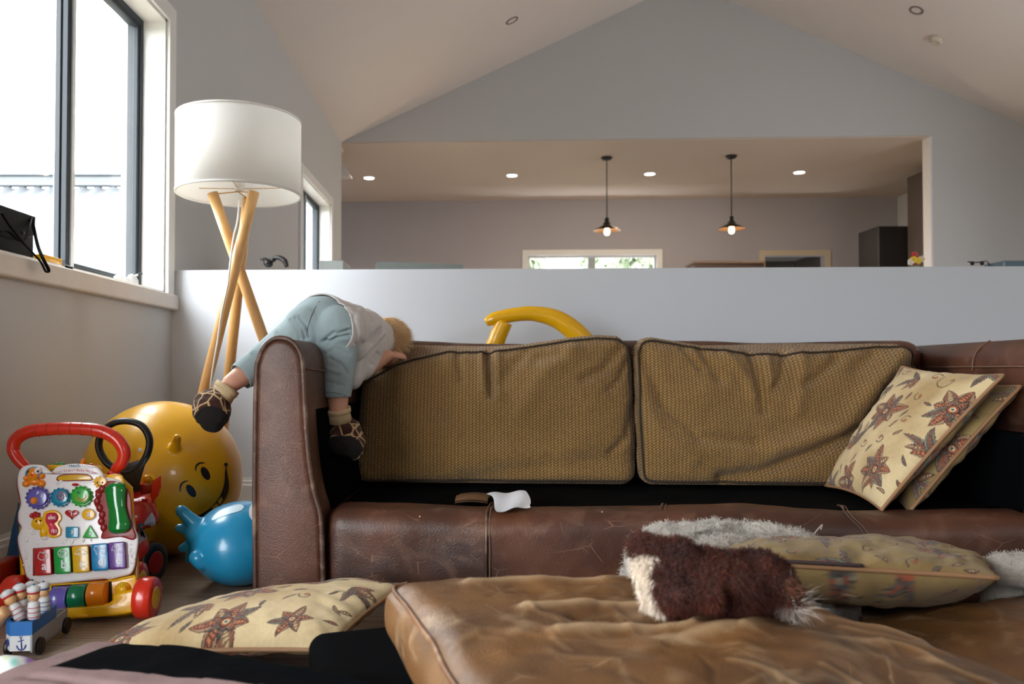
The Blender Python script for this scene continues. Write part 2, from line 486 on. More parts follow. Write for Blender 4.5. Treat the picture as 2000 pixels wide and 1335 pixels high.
ZE = 2.94; XR = 2.05; ZR = 4.53; XE = 5.56; YG = 8.1; YK = 10.9; YH = 3.69
LW = wall_holes(-3.2, YG + .0, 0, ZE, [(2.3, 3.6, .95, 2.2), (-2.2, .8, .1, 1.6), (6.3, 7.5, .95, 2.17)],
                lambda a, b, c, d: box((XW - .2, a, c), (XW, b, d)))
struct(mk('wall_left', *LW, M_wall, smooth=False))
struct(mk('wall_right', *wall_holes(-3.2, 11.3, 0, ZE + .1, [(4.4, 5.4, .5, 2.1)], lambda a, b, c, d: box((XE, a, c), (XE + .2, b, d))), M_wall, smooth=False))  # hole is an unseen addition, letting daylight onto the ceiling and gable
# wall behind the camera, with a window
BW = wall_holes(XW - .2, XE + .2, 0, ZE, [(2.5, 3.5, 1.5, 2.2)], lambda a, b, c, d: box((a, -3.2, c), (b, -3.0, d)))
struct(mk('wall_rear', *join(BW, slab_xz([(XW - .2, ZE), (XE + .2, ZE), (XR, ZR + .12)], -3.2, -3.0)), M_wall, smooth=False))
# gable wall with its wide opening
XJ = 4.45
gab = [(XW, ZE), (XE, ZE + .0), (XR, ZR)]
G = join(slab_xz(gab, YG, YG + .13), box((XJ, YG, 0), (XE, YG + .13, ZE)))
struct(mk('wall_gable', *sheared(G), M_wall, smooth=False))
# sloping ceilings
def slope(xa, za, xb, zb):
    t = .1
    return prism([(xa, za), (xb, zb), (xb, zb + t), (xa, za + t)], lambda u, v, w_: Vector((u, w_, v)), -3.2, 8.4)
struct(mk('ceiling_left', *slope(XW - .2, ZE - .091, XR, ZR), M_ceil, smooth=False))
struct(mk('ceiling_right', *slope(XR, ZR, XE + .2, ZE - .09), M_ceil, smooth=False))
struct(mk('ceiling_kitchen', *box((-2.9, YG - .02 - .17, ZE - .01), (XE + .2, 11.3, ZE + .09)), M_ceil, smooth=False)) if False else None
kc = sheared(box((-2.9, YG + .02, ZE - .012), (XE + .2, 11.6, ZE + .09)))
struct(mk('ceiling_kitchen', *kc, mat('kitchen_ceiling_paint', (206, 192, 180), rough=.9, var=.015, scale=3), smooth=False))
struct(mk('wall_kitchen_left', *wall_holes(8.2, 11.3, 0, ZE, [(8.8, 10.6, .05, 2.1)], lambda a, b, c, d: box((-2.9, a, c), (-2.75, b, d))), M_wall, smooth=False))
struct(mk('wall_kitchen_return', *box((-2.9, 8.1, 0), (XW - .2, 8.2, ZE)), M_wall, smooth=False))
KW = (0.62, 2.36, 1.05, 2.17); KD = (3.80, 4.60, 0, 2.15)
far = wall_holes(-2.9, XE, 0, ZE, [KW, KD], lambda a, b, c, d: box((a, YK, c), (b, YK + .15, d)))
struct(mk('wall_back', *sheared(far), mat('kitchen_wall_paint', (172, 168, 173), rough=.85, var=.015, scale=3), smooth=False))
# half wall
struct(mk('wall_half', *sheared(box((XW, YH, 0), (XE, YH + .12, 1.067)), -.037), M_half, smooth=False))
def baseboard(name, a, b, n, h=.11):
    a = Vector(a); b = Vector(b); n = Vector(n)
    prof = [(0, 0), (.014, 0), (.014, h - .035), (.010, h - .028), (.010, h - .016), (.006, h - .012), (.004, h), (0, h)]
    return struct(mk(name, *prism(prof, lambda u, v, w_: a + (b - a) * w_ + n * u + Vector((0, 0, v)), 0, 1), M_trim, smooth=False))
baseboard('baseboard_left', (XW, -3, 0), (XW, YH, 0), (1, 0, 0))
baseboard('baseboard_half_wall', (XW, YH, 0), (XE, YH - .037 * (XE - XW), 0), (.037, -1, 0))
# jamb bead of the opening
struct(mk('trim_1', *sheared(box((XJ - .006, YG - .004, 1.0), (XJ + .012, YG + .134, ZE - .012))), mat('jamb_bead', (222, 220, 222), rough=.6), smooth=False))

# windows in the left wall
def frame_ring(fn, y0, y1, z0, z1, wd, d0, d1):
    """four mitred bars as boxes; fn maps (y, z, depth)"""
    def b(a, c, e, f_):
        V, F = box((a, c, d0), (e, f_, d1), .0015, 1); return np.array([fn(*v)[:] for v in V]), F
    return join(b(y0, z0, y1, z0 + wd), b(y0, z1 - wd, y1, z1), b(y0, z0 + wd, y0 + wd, z1 - wd), b(y1 - wd, z0 + wd, y1, z1 - wd))
def left_window(n, y0, y1, z0, z1, label):
    f = lambda y, z, d: Vector((XW - d, y, z))
    root = mk('window_%d' % n, *frame_ring(f, y0, y1, z0, z1, .04, .1, .16), M_alu, smooth=False); struct(root, label)
    ym = (y0 + y1) / 2
    s1 = frame_ring(f, ym - .005, y1 - .03, z0 + .03, z1 - .03, .028, .105, .125)
    mk('sash', *s1, M_alu, root, smooth=False)
    mk('sash', *frame_ring(f, y0 + .03, ym + .02, z0 + .03, z1 - .03, .028, .13, .15), M_alu, root, smooth=False)
    mk('mullion', *box((XW - .128, ym + .0235, z0 + .03), (XW - .1, ym + .045, z1 - .03)), mat('pale_sash_%d' % n, (205, 208, 208), rough=.4), root, smooth=False)
    for a, b, d in ((ym + .02, y1 - .055, .115), (y0 + .055, ym - .03, .14)):
        mk('glass_pane', *box((XW - d - .002, a, z0 + .055), (XW - d + .002, b, z1 - .055)), M_glass, root, smooth=False)
    # white reveal, casing and sill
    rv = join(box((XW - .105, y0, z0), (XW + .0, y1, z0 + .012)), box((XW - .105, y0, z1 - .012), (XW, y1, z1)),
              box((XW - .105, y0, z0), (XW, y0 + .012, z1)), box((XW - .105, y1 - .012, z0), (XW, y1, z1)))
    mk('reveal', *rv, M_trim, root, smooth=False)
    cs = .075
    def bar(ya, za, yb, zb): return box((XW, ya, za), (XW + .018, yb, zb), .003, 2)
    mk('casing', *join(bar(y0 - cs, z1, y1 + cs, z1 + cs), bar(y0 - cs, z0 - .01, y0, z1), bar(y1, z0 - .01, y1 + cs, z1)), M_trim, root, smooth=False)
    mk('sill_board', *box((XW - .1, y0 - cs - .01, z0 - .07), (XW + .035, y1 + cs + .008, z0), .008, 3),
       mat('sill_paint_%d' % n, (208, 200, 190), rough=.5, var=.08, scale=9), root, smooth=False)
    return root
left_window(1, 2.3, 3.6, .95, 2.2, 'large sliding window over the sill with dark frame and white casing')
left_window(2, -2.2, .8, .1, 1.6, 'sliding window in the left wall beside the viewer')
left_window(3, 6.3, 7.5, .95, 2.17, 'small window far down the left wall behind the lamp')
# curtain line in the far window
# kitchen window and door casings
def shf(V): V = np.array(V); V[:, 1] += -.04 * (V[:, 0] - XW); return V
def bw_frame(x0, x1, z0, z1, wd, ya, yb, bottom=True):
    p = [box((x0 - wd, ya, z0 - wd if bottom else z0), (x0, yb, z1 + wd), .002, 1), box((x1, ya, z0 - wd if bottom else z0), (x1 + wd, yb, z1 + wd), .002, 1),
         box((x0, ya, z1), (x1, yb, z1 + wd), .002, 1)]
    if bottom: p.append(box((x0, ya, z0 - wd), (x1, yb, z0), .002, 1))
    V, F = join(*p); return shf(V), F
kwd = struct(mk('window_4', *bw_frame(KW[0] + .03, KW[1] - .03, KW[2] + .03, KW[3] - .03, .03, YK + .04, YK + .09), mat('white_sash', (200, 205, 210), rough=.5), smooth=False), 'kitchen window peeking over the half wall')
mk('casing', *bw_frame(KW[0], KW[1], KW[2], KW[3], .075, YK - .018, YK), M_trim, kwd, smooth=False)
xm = (KW[0] + KW[1]) / 2
mk('mullion', *sheared(box((xm - .05, YK + .045, KW[2] + .03), (xm + .05, YK + .085, KW[3] - .03))), mat('grey_mullion', (160, 168, 172), rough=.5), kwd, smooth=False)
for a, b in ((KW[0] + .03, xm - .05), (xm + .05, KW[1] - .03)):
    mk('glass_pane', *sheared(box((a, YK + .06, KW[2] + .03), (b, YK + .065, KW[3] - .03))), M_glass, kwd, smooth=False)
M_dcas = mat('beige_door_casing', (200, 184, 156), rough=.6)
dr = struct(mk('door_1', *bw_frame(KD[0], KD[1], 0.001, KD[3], .07, YK - .018, YK, bottom=False), M_dcas, smooth=False), 'door casing of the dark doorway in the kitchen')
hl = wall_holes(3.6, 4.8, 0, 2.3, [], lambda a, b, c, d: box((a, 12.2, c), (b, 12.3, d)))
hall = join(hl, box((3.6, 11.06, 0), (3.7, 12.3, 2.3)), box((4.7, 11.06, 0), (4.8, 12.3, 2.3)), box((3.6, 11.06, 2.25), (4.8, 12.3, 2.35)))
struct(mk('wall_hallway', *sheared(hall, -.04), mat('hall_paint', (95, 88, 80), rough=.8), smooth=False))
dleaf = mk('door_leaf', *sheared(box((KD[0] + .03, YK + .25, .01), (KD[0] + .07, YK + .95, 2.05))), mat('dark_door', (52, 46, 42), rough=.5), dr, smooth=False)

# ---- recessed lights, pendants, ceiling fittings
M_glow = mat('lamp_glow', (255, 240, 220), emit=(255, 240, 222), estr=9)
M_white = mat('white_plastic', (230, 230, 228), rough=.35)
zc = ZE - .012
for i, (px, py, lab) in enumerate(((721, 347, 'round glowing recessed downlight, leftmost of the four in the kitchen ceiling'),
                        (1000, 342, 'round glowing recessed downlight, second from the left in the kitchen ceiling'),
                        (1269, 339, 'round glowing recessed downlight between the two pendant lamps'),
                        (1561, 336, 'round glowing recessed downlight, rightmost, right of both pendants'))):
    p = PZ(px, py, zc); t = thing('recessed_downlight', lab, 'downlight', (p.x, p.y, zc), 'recessed kitchen downlights')
    mk('trim_ring', *lathe([(.075, 0), (.075, -.006), (.058, -.008), (.056, 0)], 32, Matrix.Translation(p), cap=False), M_white, t)
    mk('diffuser', *lathe([(.057, -.001), (.057, -.004), (.03, -.0045)], 32, Matrix.Translation(p)), M_glow, t)
    l = bpy.data.lights.new('downlight_lamp', 'SPOT'); l.energy = 6; l.spot_size = 2.2; l.spot_blend = .8; l.shadow_soft_size = .05; l.color = (1, .78, .58)
    o = bpy.data.objects.new('downlight_lamp', l); COL.objects.link(o); o.location = p + Vector((0, 0, -.03))
M_blk = mat('black_metal', (28, 24, 22), rough=.45)
M_brs = mat('dark_bronze_metal', (60, 45, 32), rough=.35, metal=.6)
for px, yc, ys, yb, lab in ((1185, 309, 428, 452, 'black conical pendant lamp with bare glowing bulb, left of the two'),
                   (1428, 306, 425, 449, 'black conical pendant lamp with bare glowing bulb, right of the two')):
    p = PZ(px, yc, zc - .012); t = thing('pendant_lamp', lab, 'pendant lamp', (p.x, p.y, zc), 'pendant lamps over the kitchen')
    zb = P(px, yb, p.y).z; zs = P(px, ys, p.y).z; T = Matrix.Translation((p.x, p.y, 0))
    mk('ceiling_rose', *lathe([(.06, zc), (.06, zc - .012), (.045, zc - .03), (.012, zc - .036)], 28, T), M_blk, t)
    mk('cord', *tube([(p.x, p.y, zc - .03), (p.x, p.y, zs)], .006, 8), M_blk, t)
    mk('socket', *lathe([(.012, zs + .02), (.024, zs + .01), (.026, zs - .03), (.04, zs - .045), (.042, zs - .065), (.03, zs - .075)], 24, T), M_blk, t)
    zr = zb + .005
    mk('lamp_shade', *lathe([(.036, zs - .055), (.05, zs - .07), (.145, zr + .012), (.15, zr + .004), (.145, zr + .006), (.05, zs - .08), (.03, zs - .075)], 40, T), M_brs, t)
    mk('bulb', *lathe([(.012, zb + .05), (.02, zb + .035), (.028, zb + .01), (.029, zb - .012), (.022, zb - .03), (.005, zb - .038)], 20, T),
       mat('bulb_glow', (255, 220, 150), emit=(255, 205, 130), estr=14), t)
    l = bpy.data.lights.new('bulb_lamp', 'POINT'); l.energy = 3; l.shadow_soft_size = .04; l.color = (1, .8, .55)
    o = bpy.data.objects.new('bulb_lamp', l); COL.objects.link(o); o.location = (p.x, p.y, zb - .06)
nl = Vector((-(ZR - ZE), 0, XR - XW)).normalized(); nr = Vector((ZR - ZE, 0, XE - XR)).normalized()
def ceil_fit(px, py, n, name, prof, m, lab, cat, grp=None):
    p = PP(px, py, (XR, 0, ZR), n); M = axisM(p, -n)
    return tag(mk(name, *lathe(prof, 28, M), m), lab, cat, grp)
M_gry = mat('grey_fitting', (120, 112, 108), rough=.5)
ceil_fit(1000, 40, nl, 'recessed_spot', [(.06, -.002), (.06, .004), (.045, .006), (.043, -.001)], M_gry, 'unlit grey recessed spot in the left ceiling slope', 'ceiling light')
ceil_fit(1790, 20, nr, 'recessed_spot', [(.06, -.002), (.06, .004), (.045, .006), (.043, -.001)], M_gry, 'unlit grey recessed spot in the right ceiling slope', 'ceiling light')
ceil_fit(1830, 76, nr, 'smoke_detector', [(.06, -.002), (.06, .015), (.05, .035), (.03, .042), (.028, .035)], mat('detector_plastic', (215, 205, 190), rough=.5), 'round white smoke detector on the right ceiling slope', 'smoke detector')

# ---- things beyond the half wall
def desk(name, x0, x1, y0, y1, z, lab, m):
    t = thing(name, lab, 'table', ((x0 + x1) / 2, (y0 + y1) / 2, 0))
    mk('tabletop', *box((x0, y0, z - .03), (x1, y1, z), .004, 2), m, t, smooth=False)
    for x in (x0 + .03, x1 - .03):
        for y in (y0 + .03, y1 - .03): mk('leg', *box((x - .02, y - .02, 0), (x + .02, y + .02, z - .03), .003, 1), m, t, smooth=False)
M_dk = mat('dark_wood', (70, 52, 42), rough=.5, var=.2, scale=14)
# monitor
t = thing('computer_monitor', 'grey-backed computer monitor, top edge above half wall', 'monitor', (-.35, 4.25, .76))
a = P(735, 511, 4.25); b = P(905, 516, 4.38)
def mon(u, v, w_):
    q = a.lerp(b, u); n = (b - a).normalized().cross(Vector((0, 0, 1))); return Vector((q.x, q.y, q.z - v)) + n * w_
mk('casing', *prism(rrect(0, 0, 1, .34, .02), mon, -.03, 0.0), mat('grey_monitor', (125, 132, 128), rough=.5), t, smooth=False)
mk('screen', *prism(rrect(.02, .012, .98, .31, .005), mon, -.031, -.035), M_blk, t, smooth=False)
c = mon(.5, .3, -.02)
mk('stand', *join(box((c.x - .03, c.y - .01, .77), (c.x + .03, c.y + .01, c.z + .05), .004), box((c.x - .1, c.y - .08, .76), (c.x + .1, c.y + .08, .77), .004)), M_gry, t, smooth=False)
desk('desk', -1.35, .25, 3.95, 4.6, .76, 'dark desk behind the half wall carrying the monitor', M_dk)
a = P(628, 508, 4.25)
t = mk('storage_box', *box((a.x, 4.2, .76), (P(674, 508, 4.25).x, 4.45, P(650, 508.5, 4.2).z), .004), mat('grey_box', (160, 165, 160), rough=.6), smooth=False)
tag(t, 'small grey box beyond half wall in front of the far window', 'box')
# headphones on the ledge of the half wall
yb = YH + .05
t = thing('headphones', 'black headphones lying on the half wall behind the lamp', 'headphones', tuple(P(535, 524, yb)))
mk('headband', *tube([P(528, 505, yb), P(545, 503, yb), P(556, 510, yb), P(560, 521, yb)], [.006, .012, .014, .009], 10, smooth=6), M_blk, t)
mk('ear_cushion', *blob([ell(P(524, 514, yb), (.022, .03, .02)), ell(P(516, 506, yb), (.02, .02, .008)), ell(P(534, 507, yb), (.012, .02, .010))], .003, 4), M_blk, t)
# kitchen joinery
def cab(name, x0, x1, y0, y1, z, m, lab, nd):
    t = thing(name, lab, 'cabinet', ((x0 + x1) / 2, (y0 + y1) / 2, 0))
    mk('body', *box((x0, y0 + .02, 0), (x1, y1, z), .003, 1), m, t, smooth=False)
    wdt = (x1 - x0) / nd
    for k in range(nd):
        d = mk('door', *box((x0 + wdt * k + .003, y0, .08), (x0 + wdt * (k + 1) - .003, y0 + .019, z - .01), .002, 1), m, t, smooth=False)
        mk('handle', *tube([(x0 + wdt * (k + 1) - .05, y0 - .02, 1.0), (x0 + wdt * (k + 1) - .05, y0 - .02, 1.3)], .006, 8), M_gry, d)
cab('pantry_cabinet', 4.62, 5.1, 9.25, 9.75, 2.29, mat('charcoal_cabinet', (44, 42, 42), rough=.5), 'dark charcoal kitchen cabinet beside the kitchen doorway', 1)
cab('tall_cabinet', 4.93, 5.54, 8.75, 9.2, 2.84, mat('brown_cabinet', (84, 72, 66), rough=.5), 'tall brown kitchen cabinet at right edge of opening', 1)
p = P(1350, 513, 10.3); q = P(1490, 513, 10.2)
t = thing('sideboard', 'brown wooden dresser top showing left of kitchen doorway', 'dresser', ((p.x + q.x) / 2, 10.4, 0))
mk('body', *box((p.x, 10.15, 0), (q.x, 10.5, p.z - .03), .003, 1), M_dk, t, smooth=False)
mk('top', *box((p.x - .02, 10.12, p.z - .03), (q.x, 10.52, p.z), .005, 2), mat('brown_wood', (112, 92, 78), rough=.5, var=.15), t, smooth=False)
# flowers and ornaments at the right end
def stand_box(name, lab, x0, x1, y0, y1, z):
    return tag(mk(name, *box((x0, y0, 0), (x1, y1, z), .004), M_dk, smooth=False), lab, 'cabinet')
p = P(1787, 505, 4.4)
stand_box('low_bookcase', 'dark low bookcase hidden behind the right of the half wall', 1.9, 3.2, 4.0, 4.7, 1.08)
t = thing('flower_vase', 'small bunch of yellow and pink flowers beside the opening', 'flowers', (p.x, 4.4, 1.08))
mk('vase', *lathe([(.02, 1.081), (.03, 1.1), (.03, 1.14), (.02, 1.17), (.022, 1.18)], 20, Matrix.Translation((p.x, 4.4, 0))), mat('clear_green', (120, 140, 110), rough=.2), t)
rnd = random.Random(3)
for k in range(9):
    q = P(1778 + rnd.random() * 26, 497 + rnd.random() * 18, 4.4 + rnd.random() * .05)
    c = [(235, 200, 40), (235, 205, 60), (240, 225, 210), (190, 60, 60), (225, 200, 190)][k % 5]
    cc = mat('petal_%d' % k, c, rough=.6)
    fl = mk('flower', *join(*[ell(q + Vector((math.cos(a_) * .011, -.002, math.sin(a_) * .011)), (.009, .004, .009), seg=10, rings=6) for a_ in [2 * PI * j / 5 for j in range(5)]], ell(q, .007, seg=10, rings=6)), cc, t)
mk('stem', *join(*[tube([(p.x + rnd.uniform(-.01, .01), 4.4, 1.1), (p.x + rnd.uniform(-.03, .03), 4.41, 1.19)], .0015, 6) for k in range(6)]), mat('stem_green', (70, 95, 50)), t)
p = P(1975, 514, 4.1)
tag(mk('tablet', *box((P(1955, 514, 4.1).x, 4.08, 1.08), (P(2050, 514, 4.1).x, 4.25, P(1960, 509, 4.1).z), .01, 3), mat('blue_grey_tablet', (95, 115, 125), rough=.3), smooth=False),
    'flat blue-grey device lying at far right beyond half wall', 'device')
q = P(1905, 513, 4.15)
t = thing('sunglasses', 'small dark sunglasses standing beyond the half wall, right side', 'sunglasses', (q.x, q.y, 1.08))
for s in (1899, 1918):
    mk('lens', *ell(P(s, 514, 4.15), (.012, .004, .011), seg=14, rings=8), M_blk, t)
mk('frame', *tube([P(1890, 511, 4.15), P(1908, 512, 4.13), P(1928, 510, 4.15), P(1932, 520, 4.2)], .003, 6, smooth=4), M_blk, t)
# wedge-shaped wall light just inside the opening
a = P(674, 332, 8.6)
t = mk('wall_light', *prism([(-.12, .07), (-.06, .10), (.06, -.055), (.06, -.075), (-.12, -.075)], lambda u, v, w_: Vector((a.x + u, a.y + w_, a.z + v)), .1, -.05, .01), M_trim, smooth=False)
tag(t, 'white wedge-shaped wall fitting at the left end of the opening', 'wall light')
bk = mk('bracket', *box((a.x - 1.05, a.y, a.z - .02), (a.x - .1, a.y + .04, a.z + .02)), M_trim, t, smooth=False)

# ---- outside
struct(mk('ground', *join(box((-30, -20, -.5), (-3.0, 40, -.3)), box((-3, 11.8, -.5), (30, 40, -.3))), mat('outdoor_ground', (120, 122, 110), rough=.95, var=.2, scale=2), smooth=False))
# neighbour's shed with a corrugated roof
sh = thing('shed', 'pale shed with corrugated metal roof seen through the window', 'shed', (-6.3, 9.7, -.3))
M_roof = mat('pale_roof_metal', (76, 80, 84), rough=.6, var=.08, scale=3)
nu = 420; xs = np.linspace(-9.5, -3.2, nu); ph = (xs * 2 / .19) % 2; pr = np.clip(np.where(ph < 1, ph, 2 - ph) * 2.2 - .6, 0, 1) * .035
rows = [np.stack([xs, np.full(nu, yy), zz + pr + dz], 1) for yy, zz, dz in ((6.6, .69, -.02), (6.6, .69, 0), (10.0, 2.9, 0), (10.0, 2.9, -.02))]
mk('corrugated_roof', np.concatenate(rows), grid_faces(nu, 4), mat('grey_roof_metal', (58, 62, 66), rough=.6, var=.08, scale=3), sh, smooth=False)
mk('ridge_capping', *join(box((-9.6, 9.96, 2.925), (-3.1, 10.06, 3.05), .01), box((-9.6, 9.93, 3.05), (-3.1, 10.1, 3.09), .01)), M_roof, sh, smooth=False)
mk('back_roof', *box((-9.5, 10.02, 2.6), (-3.2, 13.0, 2.9)), M_roof, sh, smooth=False)
mk('shed_wall', *box((-9.3, 6.9, -.3), (-3.4, 12.8, .86)), mat('shed_cladding', (170, 172, 170), rough=.8), sh, smooth=False)
mk('upper_wall', *box((-9.3, 10.05, .86), (-3.4, 12.8, 2.6)), M_roof, sh, smooth=False)
# shrubs outside the kitchen window
M_leaf = mat('pale_foliage', (160, 172, 145), rough=.7, var=.3, scale=9)
for k, (x, lab) in enumerate(((-.3, 'leafy tree outside the left pane of the kitchen window'), (3.3, 'leafy tree outside the right pane of the kitchen window'))):
    t = thing('garden_tree', lab, 'tree', (x, 14.5, -.3))
    mk('trunk', *tube([(x, 14.5, -.3), (x + .05, 14.5, 1), (x, 14.5, 2)], [.1, .08, .06], 10, smooth=4), M_dk, t)
    V, F = ell((x, 14.5, 2.3), (1.3, .9, 1.3), seg=40, rings=24); V = V + normals(V, F) * fbm(V, 2.5, k)[:, None] * .3
    A, FF, _ = fur(V, F, .18, 5000, .05, .5, seed=k, jitter=1.2)
    mk('foliage', *join((V, F), (A, FF)), M_leaf, t)
# ================================================================== SOFA
SB = Vector((-.568, 2.0, 0)); SA = math.radians(-3.0); SR = Matrix.Rotation(SA, 4, 'Z')
def S(x, y, z): return SB + SR @ Vector((x, y, z))
def smap(vf): return np.array([S(*v)[:] for v in vf[0]]), vf[1]
M_lea = leather('brown_sofa_leather', (94, 56, 38), (56, 33, 24), (146, 108, 86), wear=.42, scratch=.5)
M_pip = leather('sofa_piping', (92, 64, 52), (52, 34, 28), (176, 148, 128), wear=.8, scratch=.3)
M_lin = mat('black_lining_cloth', (5, 6, 8), rough=.95, spec=.05, var=.1, scale=60)
M_thr = mat('seam_thread', (118, 86, 68), rough=.7)
sofa = thing('sofa', 'brown worn leather sofa with its seat cushions taken off', 'sofa', tuple(S(1, .45, 0)))
aL = [(0.004, .02), (0, .3), (0.002, .58), (.008, .63), (.022, .662), (.045, .68), (.07, .682), (.094, .672), (.112, .648), (.120, .61), (.126, .5), (.136, .38), (.152, .29), (.166, .24), (.172, .12), (.174, .02)]
def arm(out, name_side):
    o2 = smooth2(out, 4, closed=False)
    f = lambda u, v, w_: S(u, w_, v)
    a = mk('armrest', *prism(o2, f, .95, .004, .012, 3), M_lea, sofa)
    fr = mk('front_panel', *prism([(u * .96 + cx_ * .04, v * .985 + .006) for u, v in o2], f, .01, -.010, .012, 3), M_lea, sofa)
    mk('piping', *tube([S(u, -.004, v) for u, v in o2], .0065, 10), M_pip, sofa)
    return a
cx_ = .07; left_arm = arm(aL, 'l')
cx_ = 2.03; right_arm = arm([(2.10 - u, v + .004) for u, v in aL][::-1], 'r')
# lining low on the inner faces of the arms, leather seam above it
mk('lining', *prism([(.115, .50), (.1285, .50), (.139, .38), (.155, .29), (.170, .24), (.15, .235)], lambda u, v, w_: S(u, w_, v), .80, .10), M_lin, left_arm)
mk('seam', *tube([S(.1225, .02, .606), S(.127, .2, .600), S(.127, .7, .600)], .0022, 6), M_thr, left_arm)
mk('seam', *tube([S(2.10 - .1225, .02, .61), S(2.10 - .127, .2, .612), S(2.10 - .127, .7, .612)], .0022, 6), M_thr, right_arm)
mk('seam', *tube([S(2.10 - .075, .42, .688), S(2.10 - .1, .42, .672), S(2.10 - .1215, .42, .64), S(2.10 - .127, .42, .6)], .0022, 6, smooth=4), M_thr, right_arm)
mk('lining', *smap(box((1.932, .12, .22), (1.99, .80, .44), .012, 3)), M_lin, right_arm)
# back
V, F = roundbox((.95, .12, .335), .06, (90, 12, 26)); V = V + np.array([1.05, .84, .365])
V[:, 2] += np.where(V[:, 2] > .5, .004 * np.sin(V[:, 0] * 7) + .004 * fbm(V, 4), 0)
mk('sofa_back', *smap((V, F)), M_lea, sofa)
# front rail with a soft rolled top
V, F = roundbox((.885, .075, .112), .05, (150, 12, 18)); V = V + np.array([1.05, .083, .137])
tz = np.clip((V[:, 2] - .18) / .06, 0, 1)
V[:, 2] += tz * (.006 * np.sin(V[:, 0] * 6.5 + .6) + .006 * fbm(V, 5) + .004)
V[:, 1] += np.where(V[:, 1] < .07, .003 * fbm(V, 9), 0)
rail = mk('front_rail', *smap((V, F)), M_lea, sofa)
def seam_on_rail(xt, xb):
    pts = [S(xt + .02, .15, .252), S(xt + .008, .09, .258), S(xt, .04, .247), S(xb, .012, .21), S(xb, .003, .16), S(xb, .003, .06)]
    mk('seam', *tube(pts, .0028, 6, smooth=4), M_pip, rail)
    q = [p + (SR @ Vector((.009, 0, 0))) for p in pts]; mk('seam', *tube(q, .0012, 6, smooth=4), M_thr, rail)
xl = lambda px: (P(px, 1030, 1.97).x - SB.x)
seam_on_rail(xl(950), xl(950)); seam_on_rail(xl(1652), xl(1674)); seam_on_rail(xl(1296), xl(1318))
# seat deck
V, F = roundbox((.885, .34, .09), .02, (120, 50, 6)); V = V + np.array([1.05, .47, .15]); V[:, 2] += np.where(V[:, 2] > .2, .005 * fbm(V, 6, 2), 0)
mk('seat_deck', *smap((V, F)), M_lin, sofa)
# leather tab on the deck
a, b = P(880, 1002, 1.98).x, P(948, 1002, 1.98).x
nn = 14; T = []
for j in range(nn):
    y = .13 + .16 * j / (nn - 1)
    for i in range(8):
        x = a + (b - a) * i / 7 - SB.x; T.append((x, y, .262 + .006 * math.sin(j * .4) - .002 * (i - 3.5) ** 2 / 6))
T = np.array(T); T2 = T - [0, 0, .006]
tab = mk('leather_tab', *smap((np.concatenate([T, T2]), grid_faces(8, nn) + grid_faces(8, nn, 8 * nn, True))), leather('tab_leather', (112, 80, 56), (84, 58, 42), (150, 118, 90)), sofa)
for sx in (.25, 1.85):
    for sy in (.12, .82): mk('foot', *smap(box((sx - .03, sy - .03, 0), (sx + .03, sy + .03, .03), .004)), M_blk, sofa)

# paper label lying over the rail
def paper():
    A = [P(950, 979, 2.13), P(1027, 977, 2.14)]; Bq = [P(975, 1014, 1.99), P(1041, 1008, 1.985)]
    V = []; n = 20
    for j in range(n):
        v = j / (n - 1)
        for i in range(n):
            u = i / (n - 1); a_ = A[0].lerp(A[1], u); b_ = Bq[0].lerp(Bq[1], u); p = a_.lerp(b_, v)
            p = p + Vector((.006 * math.sin(v * 5), 0, .004 * math.sin(v * 6 + u * 2) + .003 * math.sin(u * 9 + v * 3) + .021)); V.append(p[:])
    V = np.array(V); W = V - [0, 0, .0012]
    return np.concatenate([V, W]), grid_faces(n, n, 0, True) + grid_faces(n, n, n * n)
tag(mk('paper_slip', *paper(), mat('white_paper', (232, 234, 240), rough=.8, bump=.2, bscale=30)), 'crumpled white paper slip draped over the sofa front rail', 'paper')

